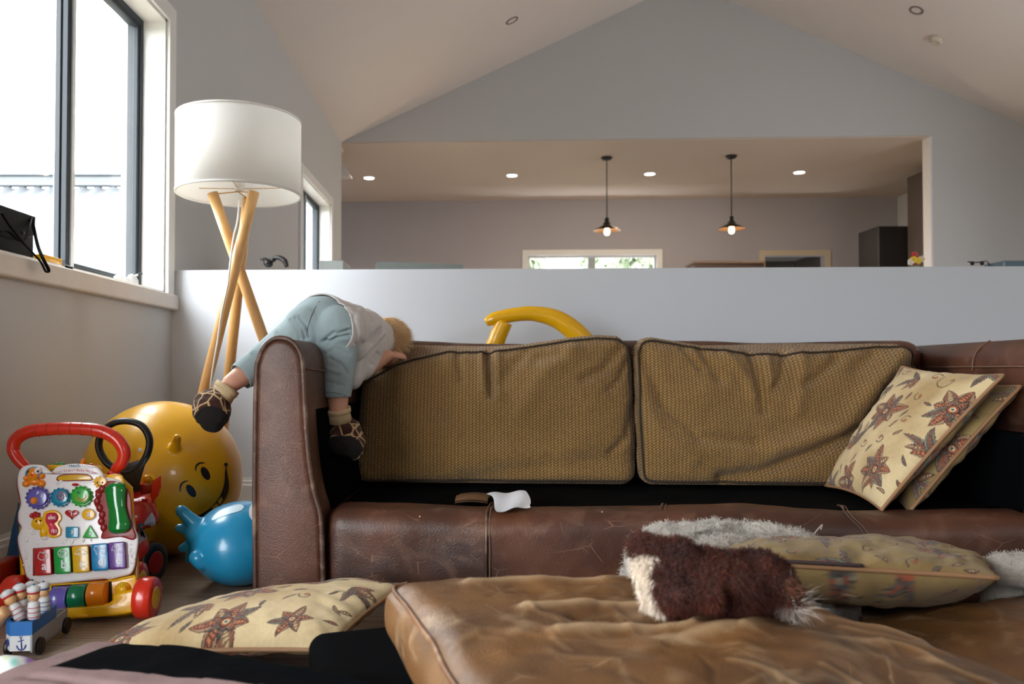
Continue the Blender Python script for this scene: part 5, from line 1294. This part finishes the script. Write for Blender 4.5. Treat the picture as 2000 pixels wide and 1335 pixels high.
tag(mk('toy_ball', *ell(K + dr_ * .72 + dn * .028 + Vector((0, 0, .022)), .0225, seg=24, rings=14), M_dred), 'small dark red ball inside the grey part of the boat wagon', 'ball')
M_skinw = mat('peach_painted_wood', (220, 172, 122), rough=.4)
def sailor(hx_, hy_, bx, by, Y, band, label, eyes=None):
    """head and base in pixels"""
    a = P(bx, by, Y); b = P(hx_, hy_, Y); a = b + (a - b) * 1.0; ax = (b - a).normalized(); h = (b - a).length; M = axisM(a, ax)
    t = thing('peg_sailor', label, 'peg doll', tuple(a), 'peg sailors in the boat wagon'); r = .0118
    mk('torso', *lathe([(r * .8, 0), (r, .003), (r, h * .45), (r * .93, h * .55), (r * .6, h * .62)], 24, M), M_wpa, t)
    mk('head', *ell(a + ax * h * .78, (r * .98, r * .98, r * 1.0), seg=22, rings=14), M_skinw, t)
    mk('stripe', *join(*[lathe([(r * 1.01, h * z), (r * 1.03, h * z + .0008), (r * 1.01, h * z + .0016)], 24, M, cap=False) for z in (.08, .24, .40)]), band, t)
    ht = mk('cap', *lathe([(r * .85, h * .92), (r * .98, h * .93), (r * 1.12, h * 1.0), (r * 1.05, h * 1.08), (r * .5, h * 1.14), (r * .2, h * 1.15)], 24, M), M_wpa, t)
    mk('cap_band', *lathe([(r * .9, h * .88), (r * 1.02, h * .885), (r * 1.02, h * .94), (r * .9, h * .95)], 24, M, cap=False), band, ht)
    mk('pompon', *ell(a + ax * h * 1.17, r * .2, seg=10, rings=8), band if band is not M_rink else M_teal, ht)
    if eyes:
        e = P(eyes[0], eyes[1], Y - .0115); mk('eye', *ell(e, (.0012, .0008, .002), seg=8, rings=6), M_ink, t)
M_navy = mat('navy_paint', (24, 84, 140), rough=.4)
sailor(14, 1160, 42, 1210, 1.70, M_rink, 'peg sailor with red cap band leaning left in the boat wagon', (6, 1179))
sailor(38, 1148, 45, 1208, 1.72, M_rink, 'upright peg sailor with red stripes just right of the leaning one', None)
sailor(66, 1151, 66, 1208, 1.69, M_rink, 'foremost upright peg sailor with red stripes, facing left', (58, 1166))
sailor(62, 1143, 56, 1205, 1.76, M_navy, 'peg sailor with blue band mostly hidden behind the foremost one', None)
sailor(85, 1144, 86, 1195, 1.75, M_navy, 'rightmost peg sailor with blue cap band and blue stripe', None)
tag(mk('wooden_peg', *tube([P(-12, 1215, 1.68), P(2, 1200, 1.68), P(13, 1191, 1.68)], [.018, .015, .012], 16, smooth=4), M_skinw), 'peach coloured wooden piece at the left edge beside the wagon', 'toy')
# ---- floral cloth bundle, front left
c = P(10, 1345, 1.25); V, F = blob([ell(c + Vector((.0, 0, -.01)), (.085, .06, .055)), capsule((c.x - .02, c.y, .03), .05, c, .055), capsule(c + Vector((.03, 0, .0)), .04, c + Vector((.055, 0, -.02)), .02)], .004, 8)
V = V + normals(V, F) * (fbm(V, 14, 4) * .006)[:, None]; V[:, 2] = np.maximum(V[:, 2], .001)
X_, Y_ = topx(V); C = np.tile(np.array(lin((226, 232, 228))[:3]), (len(V), 1))
for x, y, r, cc in ((70, 1296, 13, (222, 96, 120)), (58, 1288, 9, (150, 110, 180)), (82, 1290, 6, (96, 80, 170)), (46, 1276, 7, (196, 160, 214)), (28, 1292, 8, (140, 206, 196)), (44, 1306, 7, (70, 150, 200)), (10, 1284, 6, (214, 226, 190)), (10, 1320, 8, (214, 150, 170))):
    m = np.clip(1.5 - np.hypot(X_ - x, Y_ - y) / r, 0, 1)[:, None]; C = C * (1 - m) + np.array(lin(cc)[:3]) * m
tag(mk('cloth_bundle', V, F, mat('floral_print_cloth', (230, 230, 230), rough=.8, attr='Col', bump=.2), colors=C), 'white cloth bundle with small pink flowers at the lower left corner', 'cloth')

# ---- on the window sill
bg = thing('camera_case', 'boxy black leather case on the window sill', 'bag', (-1.51, 2.45, .95))
x1_ = -1.468
cs_ = mk('case_body', *box((-1.55, 2.30, .952), (x1_, 2.60, 1.10), .008, 3), M_bll, bg)
mk('flap', *prism([(2.31, 1.104), (2.60, 1.104), (2.597, 1.045), (2.52, 1.01), (2.40, 1.01), (2.31, 1.04)], lambda u, v, w_: Vector((x1_ + w_, u, v)), -.08, .004, .002), M_bll, bg)
mk('press_stud', *ell((x1_ + .005, 2.53, 1.04), (.003, .006, .006), seg=12, rings=8), M_brs, bg)
mk('strap', *tube([PX(2, 415, -1.44), PX(18, 440, -1.43), PX(45, 474, -1.41), PX(66, 496, -1.395), PX(80, 512, -1.385), PX(90, 531, -1.38), PX(95, 527, -1.38), PX(84, 505, -1.39), PX(74, 480, -1.42), PX(66, 445, -1.45), PX(62, 424, -1.468), PX(58, 440, -1.45), PX(50, 468, -1.44), PX(38, 470, -1.44), PX(15, 452, -1.45), PX(0, 452, -1.455)], .0055, 10, smooth=6, flat=.25), M_bll, bg)
sl_ = thing('spirit_level', 'yellow plastic strip with black end lying on the sill beside the case', 'tool', (-1.45, 2.68, .95))
mk('yellow_bar', *box((-1.475, 2.61, .951), (-1.445, 2.735, .985), .003, 2), M_ywt, sl_); mk('end_cap', *box((-1.478, 2.735, .951), (-1.44, 2.80, .968), .005, 3), M_blp, sl_)
c = PX(240, 532, -1.49)
ts = thing('tissue', 'crumpled white tissue with black-tipped pen on the sill corner', 'tissue', (c.x, c.y, .95))
V, F = blob([capsule((-1.50, 3.14, .958), .006, (-1.46, 3.45, .958), .008), ell((-1.49, 3.28, .975), (.02, .06, .022)), ell((-1.48, 3.36, .985), (.012, .04, .025)), capsule((-1.49, 3.2, .962), .01, (-1.48, 3.42, .96), .012)], .004, 3); V = V + normals(V, F) * (fbm(V, 45, 2) * .006)[:, None]; V[:, 2] = np.maximum(V[:, 2], .951)
mk('paper', V, F, M_white, ts); mk('pen', *tube([Vector((-1.485, 3.33, .985)), Vector((-1.475, 3.40, 1.01))], .005, 8), M_white, ts); mk('pen_tip', *tube([Vector((-1.475, 3.40, 1.01)), Vector((-1.471, 3.43, 1.02))], .0055, 8), M_ink, ts)

# ---- yellow plastic toy chair behind the sofa
sld = thing('plastic_toy_slide', 'yellow plastic toy frame, arched rail rising behind the sofa', 'toy', (P(1050, 900, 3.22).x, 3.22, 0))
g = lambda x, y, Y=3.2: P(x, y, Y)
V, F = tube([g(949, 630), g(965, 622), g(1000, 615), g(1040, 612), g(1080, 620), g(1110, 637), g(1140, 665), g(1160, 700), g(1170, 800), g(1172, 1013)], [.016, .026, .028, .03, .036, .04, .042, .04, .036, .034], 20, smooth=7, flat=.8, ref=(0, 1, 0))
mk('arched_rail', V, F, M_ywt, sld)
mk('support_leg', *tube([g(985, 628), g(970, 665), g(955, 720), g(925, 1013)], [.034, .034, .034, .032], 16, smooth=5, flat=.7, ref=(0, 1, 0)), M_ywt, sld)
mk('cross_bar', *tube([Vector(g(950, 850)), Vector(g(1170, 850))], .02, 14), M_ywt, sld)
# ================================================================== THE CHILD
def giraffe(name, dark, lines):
    m = mat(name, dark, rough=.9, var=.2, scale=60, bump=.6, bscale=300, sheen=.1); nt = m.node_tree; b = nt.nodes['Principled BSDF']
    tc = nt.nodes['Texture Coordinate']; v = N(nt, 'ShaderNodeTexVoronoi', feature='DISTANCE_TO_EDGE'); v.inputs['Scale'].default_value = 30; L(nt, tc.outputs['Object'], v.inputs['Vector'])
    r = N(nt, 'ShaderNodeMapRange'); r.inputs[1].default_value = .035; r.inputs[2].default_value = .09; L(nt, v.outputs['Distance'], r.inputs[0])
    x = N(nt, 'ShaderNodeMix', data_type='RGBA'); x.inputs[6].default_value = lin(lines); L(nt, r.outputs[0], x.inputs[0])
    L(nt, b.inputs['Base Color'].links[0].from_socket, x.inputs[7]); L(nt, x.outputs[2], b.inputs['Base Color']); return m
M_skin = mat('skin', (224, 168, 142), rough=.5, var=.05, scale=18, sss=.15)
M_jog = mat('blue_jersey', (160, 178, 182), rough=.9, var=.07, scale=40, bump=.3, bscale=500)
M_shirt = mat('oat_grey_jersey', (222, 217, 214), rough=.95, var=.14, scale=120, bump=.3, bscale=500)
M_hem = mat('hem_thread', (90, 104, 108), rough=.9)
M_hair = mat('blond_hair', (236, 204, 158), rough=.55, var=.25, scale=60)
M_slip = giraffe('giraffe_plush', (62, 28, 16), (200, 168, 124)); M_cuff = mat('cream_cuff', (216, 192, 152), rough=.9, bump=.4, bscale=300); M_sole = mat('dark_sole', (24, 18, 18), rough=.95, bump=.5, bscale=200)
child = thing('person', 'toddler in pale blue trousers and grey top bending over the sofa arm, head down', 'person', tuple(S(.06, .28, .70)))
J = lambda x, y, Y: P(x, y, Y)
pelv = J(634, 637, 2.30); chest = J(700, 655, 2.50); neck = J(736, 664, 2.58)
hipL, kneL, ankL = J(598, 650, 2.27), J(530, 693, 2.30), J(452, 748, 2.22)
hipR, kneR, ankR = J(655, 660, 2.27), J(660, 716, 2.25), J(660, 800, 2.23)
headc = J(752, 668, 2.63)
shR, elR, wrR = J(735, 672, 2.53), J(706, 728, 2.44), J(757, 694, 2.49)
shL, elL, wrL = J(722, 640, 2.66), J(765, 664, 2.84), J(790, 676, 2.96)
def caps(*a): return [capsule(a[i], a[i + 1], a[i + 2], a[i + 3]) for i in range(0, len(a) - 2, 2)]
def hand(w, d, up, s=1.0):
    """palm, four unequal bent fingers and a thumb; d = direction, up = back of the hand"""
    d = Vector(d).normalized(); up = Vector(up); up = (up - d * up.dot(d)).normalized(); side = d.cross(up); pr = []
    k0 = w + d * .012 * s; k1 = w + d * .036 * s
    for o in (-.012, -.004, .004, .012): pr += [capsule(k0 + side * o * .7 * s, .0085 * s, k1 + side * o * s, .007 * s)]
    for o, l in ((-.014, .026), (-.005, .031), (.005, .030), (.014, .023)):
        a = k1 + side * o * s; b = a + (d * .8 - up * .25) * l * .5 * s + side * o * .15; c = b + (d * .45 - up * .8) * l * .5 * s
        pr += [capsule(a, .0056 * s, b, .005 * s), capsule(b, .005 * s, c, .0042 * s)]
    a = w + d * .014 * s + side * .013 * s; b = a + (d * .5 + side * .8) * .018 * s; c = b + (d * .8 + side * .1 - up * .3) * .014 * s
    return pr + [capsule(a, .0065 * s, b, .0058 * s), capsule(b, .0058 * s, c, .0046 * s)]
hd_ = (J(775, 684, 2.66) - headc).normalized()
fwd = Vector((.35, .45, -.8)).normalized()                        # where the face looks: down behind the cushion
hside = fwd.cross(Vector((0, 0, 1))).normalized(); hup = hside.cross(fwd)
prs = caps(hipL, .055, kneL, .042, ankL, .026) + caps(hipR, .055, kneR, .04, ankR, .0265) + caps(pelv, .072, chest, .066, neck, .05)
prs += [capsule(neck, .034, headc, .034), ell(headc, (.066, .072, .068), seg=24, rings=16), ell(headc + fwd * .03 - hup * .018, .046)]
prs += caps(shR, .034, elR, .026, wrR, .018) + caps(shL, .034, elL, .025, wrL, .018)
prs += hand(wrR, J(788, 690, 2.53) - wrR, (0, -.3, 1), 1.15) + hand(wrL, (.5, .5, -.4), (0, 0, 1), 1.1)
prs += [capsule(ankL, .024, J(432, 775, 2.20), .025), capsule(ankR, .024, J(668, 825, 2.25), .025)]
prs += [ell(headc + fwd * .074 - hup * .006, (.008, .008, .008)), ell(headc + fwd * .066 - hup * .03, (.014, .012, .006))]
for s in (-1, 1): prs += [ell(headc + hside * s * .066 - hup * .01, (.007, .012, .016))]
V, F = blob(prs, .0042, 3)
body_ = mk('body', V, F, M_skin, child)
for s in (-1, 1):
    e = headc + fwd * .062 + hside * s * .022 + hup * .004; ey = mk('eye', *ell(e, .008, seg=14, rings=10), M_white, body_); mk('iris', *ell(e + fwd * .005, .0045, seg=12, rings=8), M_blu, ey)
mk('mouth', *tube([headc + fwd * .071 - hup * .03 + hside * s for s in (-.012, 0, .012)], .002, 8, smooth=4), M_dred, body_)
# trousers
tr = caps(hipL, .070, kneL + (kneL - hipL) * .0, .052, ankL + (kneL - ankL) * .28, .041) + caps(hipR, .068, J(660, 700, 2.25), .054, J(658, 765, 2.235), .043)
tr += [capsule(pelv, .084, pelv + (chest - pelv) * .5, .078), ell(J(602, 638, 2.26), (.068, .07, .066)), ell(J(657, 643, 2.255), (.070, .07, .070)), ell(J(628, 628, 2.29), (.09, .08, .075))]
V, F = blob(tr, .003, 14); Nn = normals(V, F); X_, Y_ = topx(V)
def folds2(X_, Y_, L_):
    d = np.zeros(len(X_))
    for pts, w_, h in L_: d += h * np.exp(-(seg_dist(X_, Y_, pts) / (w_ * 1.35)) ** 2)
    return d
fd = [([(575, 620), (590, 640), (596, 662)], 2.6, -.005), ([(566, 625), (580, 642), (586, 662)], 2.2, -.004), ([(584, 618), (599, 636), (604, 660)], 2.4, -.004), ([(580, 622), (594, 642)], 1.8, .003),
      ([(632, 668), (650, 652), (680, 644)], 3.2, -.007), ([(636, 672), (658, 660), (684, 655)], 2.6, -.005), ([(640, 662), (660, 648), (682, 640)], 2.4, .004), ([(634, 690), (655, 680), (682, 690)], 3, -.003),
      ([(645, 700), (668, 712), (680, 730)], 3, -.003), ([(640, 720), (665, 728)], 3, .002), ([(636, 745), (668, 752)], 3, -.002), ([(495, 690), (520, 700)], 3, -.003), ([(540, 650), (556, 668)], 3, -.003)]
V = V + Nn * (1.7 * folds2(X_, Y_, fd) * (Nn[:, 1] < .3) + fbm(V, 22, 3, 2) * .0013)[:, None]
def cut(V, F, mask):
    keep = [f for f in F if all(mask[i] for i in f)]; used = sorted({i for f in keep for i in f}); ix = {a: b for b, a in enumerate(used)}
    return V[used], [[ix[i] for i in f] for f in keep]
aL_ = np.array((ankL - kneL).normalized()[:]); cL = np.array((ankL + (kneL - ankL) * .22)[:]); aR_ = np.array([0.02, 0, -1.0]); cR = np.array(J(658, 776, 2.235)[:])
mL = ((V - cL) @ aL_ < 0) | (V[:, 0] > hipL.x - .02); mR = ((V - cR) @ aR_ < 0) | (V[:, 0] < -.5)
mL = ((V - cL) @ aL_ < 0); mR = ((V - cR) @ aR_ < 0) | (V[:, 0] < pelv.x - .02)
V, F = cut(V, F, mL & mR)
tro = mk('trousers', V, F, M_jog, child); so = tro.modifiers.new('cloth_thickness', 'SOLIDIFY'); so.thickness = .003; so.offset = -1
q = onto((V, F))
mk('seam', *tube([q(x, y, .0002) for x, y in ((624, 588), (616, 600), (609, 615), (604, 630), (600, 645), (599, 656))], .0011, 6, smooth=4), M_hem, tro)
mk('hem_stitch', *tube([q(x, y, .0002) for x, y in ((636, 765), (648, 766), (662, 768), (676, 773), (682, 777))], .0009, 6, smooth=3), M_hem, tro)
# top: torso, right sleeve hanging wide, hem lifted off the back
ax = (chest - pelv).normalized()
b0 = pelv + Vector((.0, -.0, .004))
sh_ = [capsule(b0 - ax * .035 + Vector((0, 0, .002)), .0945, chest, .088), capsule(chest, .088, neck, .062), capsule(J(716, 668, 2.47), .060, J(700, 700, 2.42), .044), capsule(J(700, 700, 2.42), .044, J(690, 742, 2.38), .024), capsule(J(735, 666, 2.52), .044, J(705, 720, 2.42), .034),
       capsule(J(664, 640, 2.36), .07, J(700, 690, 2.42), .045), capsule(shL, .042, elL, .034)]
sh_[0] = capsule(pelv, .087, chest, .086); sh_ += [ell(J(602, 638, 2.26), (.071, .073, .069)), ell(J(657, 643, 2.255), (.073, .073, .073)), ell(J(628, 628, 2.29), (.093, .083, .078))]
V, F = blob(sh_, .0032, 10); Nn = normals(V, F); X_, Y_ = topx(V)
fs = [([(742, 640), (722, 664), (690, 692), (684, 700)], 3.2, -.010), ([(745, 652), (728, 672), (694, 702)], 3.0, .005), ([(700, 610), (712, 640), (708, 660)], 4, .004), ([(712, 605), (725, 630)], 3, -.004), ([(690, 620), (696, 650), (694, 670)], 3, -.004),
      ([(735, 690), (722, 708), (726, 712)], 3, -.004), ([(700, 720), (690, 750)], 4, .003), ([(675, 600), (690, 615)], 3, -.003), ([(720, 680), (700, 730)], 4, -.003)]
V = V + Nn * (1.6 * folds2(X_, Y_, fs) * (Nn[:, 1] < .3) + fbm(V, 20, 6, 2) * .002)[:, None]
nvec = np.array((ax + Vector((.12, 0, -.15))).normalized()[:]); base_ = np.array(J(640, 590, 2.34)[:])
sel = ((V - base_) @ nvec > -.060 + .006 * np.sin(V[:, 2] * 40)) & ~((Y_ > 690) & (X_ < 682))
V, F = cut(V, F, sel)
shirt = mk('shirt', V, F, M_shirt, child); so = shirt.modifiers.new('cloth_thickness', 'SOLIDIFY'); so.thickness = .004; so.offset = 1
# slippers
for side, prm, cf in (('l', [ell(J(413, 797, 2.19), (.050, .055, .054)), capsule(J(405, 790, 2.20), .036, J(428, 775, 2.21), .036), ell(J(418, 812, 2.17), (.042, .04, .044))], (J(446, 754, 2.215), J(427, 781, 2.205))),
                      ('r', [ell(J(674, 850, 2.25), (.050, .055, .052)), capsule(J(666, 828, 2.25), .036, J(688, 862, 2.24), .040), capsule(J(660, 868, 2.2), .03, J(688, 876, 2.2), .032)], (J(660, 797, 2.23), J(663, 822, 2.24)))):
    V, F = blob(prm, .004, 6); X_, Y_ = topx(V); V = V + normals(V, F) * (fbm(V, 30, 2) * .005)[:, None]
    fc_ = np.array([V[f].mean(axis=0) for f in F]); fx, fy = topx(fc_)
    sole = ((fx - 412) ** 2 / 34 ** 2 + (fy - 820) ** 2 / 27 ** 2 < 1) & (fc_[:, 1] < 2.2) if side == 'l' else ((fx - 668) ** 2 / 40 ** 2 + (fy - 876) ** 2 / 26 ** 2 < 1) & (fc_[:, 1] < 2.27)
    sl2 = mk('slipper', V, F, [M_slip, M_sole], child, mi=sole.astype(int))
    a, b = cf; mk('cuff', *tube([a, a.lerp(b, .5), b], [.034, .033, .035], 24), M_cuff, sl2)
    mk('cuff_fold', *tube([a, a.lerp(b, .35)], [.0355, .0355], 24), M_cuff, sl2)
# hair: a cap over the back and crown, in strands
V, F = ell(headc + Vector((-.002, 0, .004)) - fwd * .006, (.071, .077, .072), seg=48, rings=32); dd = (V - np.array(headc[:])) @ np.array(fwd[:]); V, F = cut(V, F, dd < .026)
V = V + normals(V, F) * (fbm(V, 60, 5, 2) * .0015)[:, None]
A, FF, _ = fur(V, F, .03, 9000, .00045, .0, seed=5, jitter=.15, lean=tuple(Vector((.9, .3, -.7)) * 1.6))
mk('hair', *join((V, F), (A, FF)), M_hair, child)

# ================================================================== FURRY PUPPY TOY
M_fur = mat('plush_fur', (120, 60, 40), rough=.95, var=.18, scale=60, attr='Col', sheen=.15, spec=.2)
D = lambda x, y, Y=1.11: P(x, y, Y)
pr = [capsule(D(1318, 1130), .050, D(1400, 1145), .048), capsule(D(1400, 1145), .048, D(1505, 1152, 1.13), .044), capsule(D(1256, 1070), .019, D(1325, 1088), .026),
      capsule(D(1268, 1105), .024, D(1292, 1170), .028), capsule(D(1288, 1180), .022, D(1330, 1192), .016), capsule(D(1322, 1163, 1.06), .022, D(1395, 1164, 1.06), .023), capsule(D(1480, 1130, 1.13), .042, D(1535, 1160, 1.12), .030),
      capsule(D(1540, 1142, 1.12), .013, D(1555, 1148, 1.11), .010), ell(D(1430, 1180, 1.15), (.03, .04, .02)), capsule(D(1520, 1188, 1.13), .014, D(1556, 1190, 1.12), .010), capsule(D(1252, 1062, 1.13), .016, D(1262, 1085), .018)]
V, F = blob(pr, .004, 5); X_, Y_ = topx(V); V = V + normals(V, F) * (fbm(V, 35, 2) * .004 + (normals(V, F)[:, 1] < .2) * 1.5 * folds2(X_, Y_, [([(1296, 1098), (1320, 1108), (1345, 1118), (1362, 1098)], 6, -.012), ([(1296, 1150), (1306, 1136), (1340, 1128), (1385, 1134), (1414, 1140), (1420, 1175), (1414, 1200)], 6, -.013),
    ([(1430, 1095), (1425, 1140), (1432, 1200)], 7, -.012), ([(1330, 1165), (1400, 1160)], 14, .006)]))[:, None]
def dogcol(V):
    X_, Y_ = topx(V); b = np.interp(Y_, [1040, 1078, 1086, 1100, 1130, 1165, 1190, 1215], [1200, 1200, 1290, 1268, 1272, 1278, 1290, 1345]) + fbm(V, 60, 3, 2) * 6
    brown = np.array(lin((88, 42, 28))[:3]); dk = np.array(lin((66, 30, 22))[:3]); wht = np.array(lin((232, 218, 200))[:3]); gr = np.array(lin((150, 134, 122))[:3])
    n = np.clip(.5 + fbm(V, 30, 1), 0, 1)[:, None]; C = brown * n + dk * (1 - n)
    C = np.where((X_ < b)[:, None], wht, C); C = np.where(((X_ > 1512) & (Y_ > 1180) | (Y_ > 1206) & (X_ < 1420))[:, None], gr, C)
    C = np.where(((X_ - 1548) ** 2 + (Y_ - 1144) ** 2 < 18 ** 2)[:, None], np.array(lin((122, 78, 58))[:3]), C); return C
C = dogcol(V); A, FF, pick = fur(V, F, .0105, 42000, .00045, .3, seed=8, jitter=.7, lean=(.3, 0, -.2))
Fq = np.array([f[0] for f in F]); CA = np.repeat(dogcol(V[Fq[pick]]), 5, axis=0) * (.8 + .45 * np.random.RandomState(2).rand(len(A) // 5, 1).repeat(5, axis=0))
dog = mk('plush_puppy', *join((V, F), (A, FF)), M_fur, colors=np.concatenate([C, CA])); tag(dog, 'fluffy brown and white plush puppy lying on the tan cushion', 'plush toy')
# fine pale whiskers of the tail end
Vt, Ft = ell(D(1540, 1186, 1.12), .012); A, FF, _ = fur(Vt, Ft, .035, 260, .0004, .1, seed=3, jitter=.9, lean=(.6, -.3, -.1)); mk('tail_tuft', A, FF, mat('pale_fur', (206, 192, 180), rough=.9), dog)
# crumbs on the leather
rnd = random.Random(4)
for px, py in ((1300, 1016), (1322, 1014), (1176, 1000), (820, 1009)):
    p = P(px, py, 1.965); tag(mk('crumb', *ell((p.x, p.y, p.z + .001), (.0022, .002, .0018), seg=8, rings=6), M_cuff), 'tiny pale crumb on the sofa front edge', 'crumb', 'crumbs on the sofa front edge')
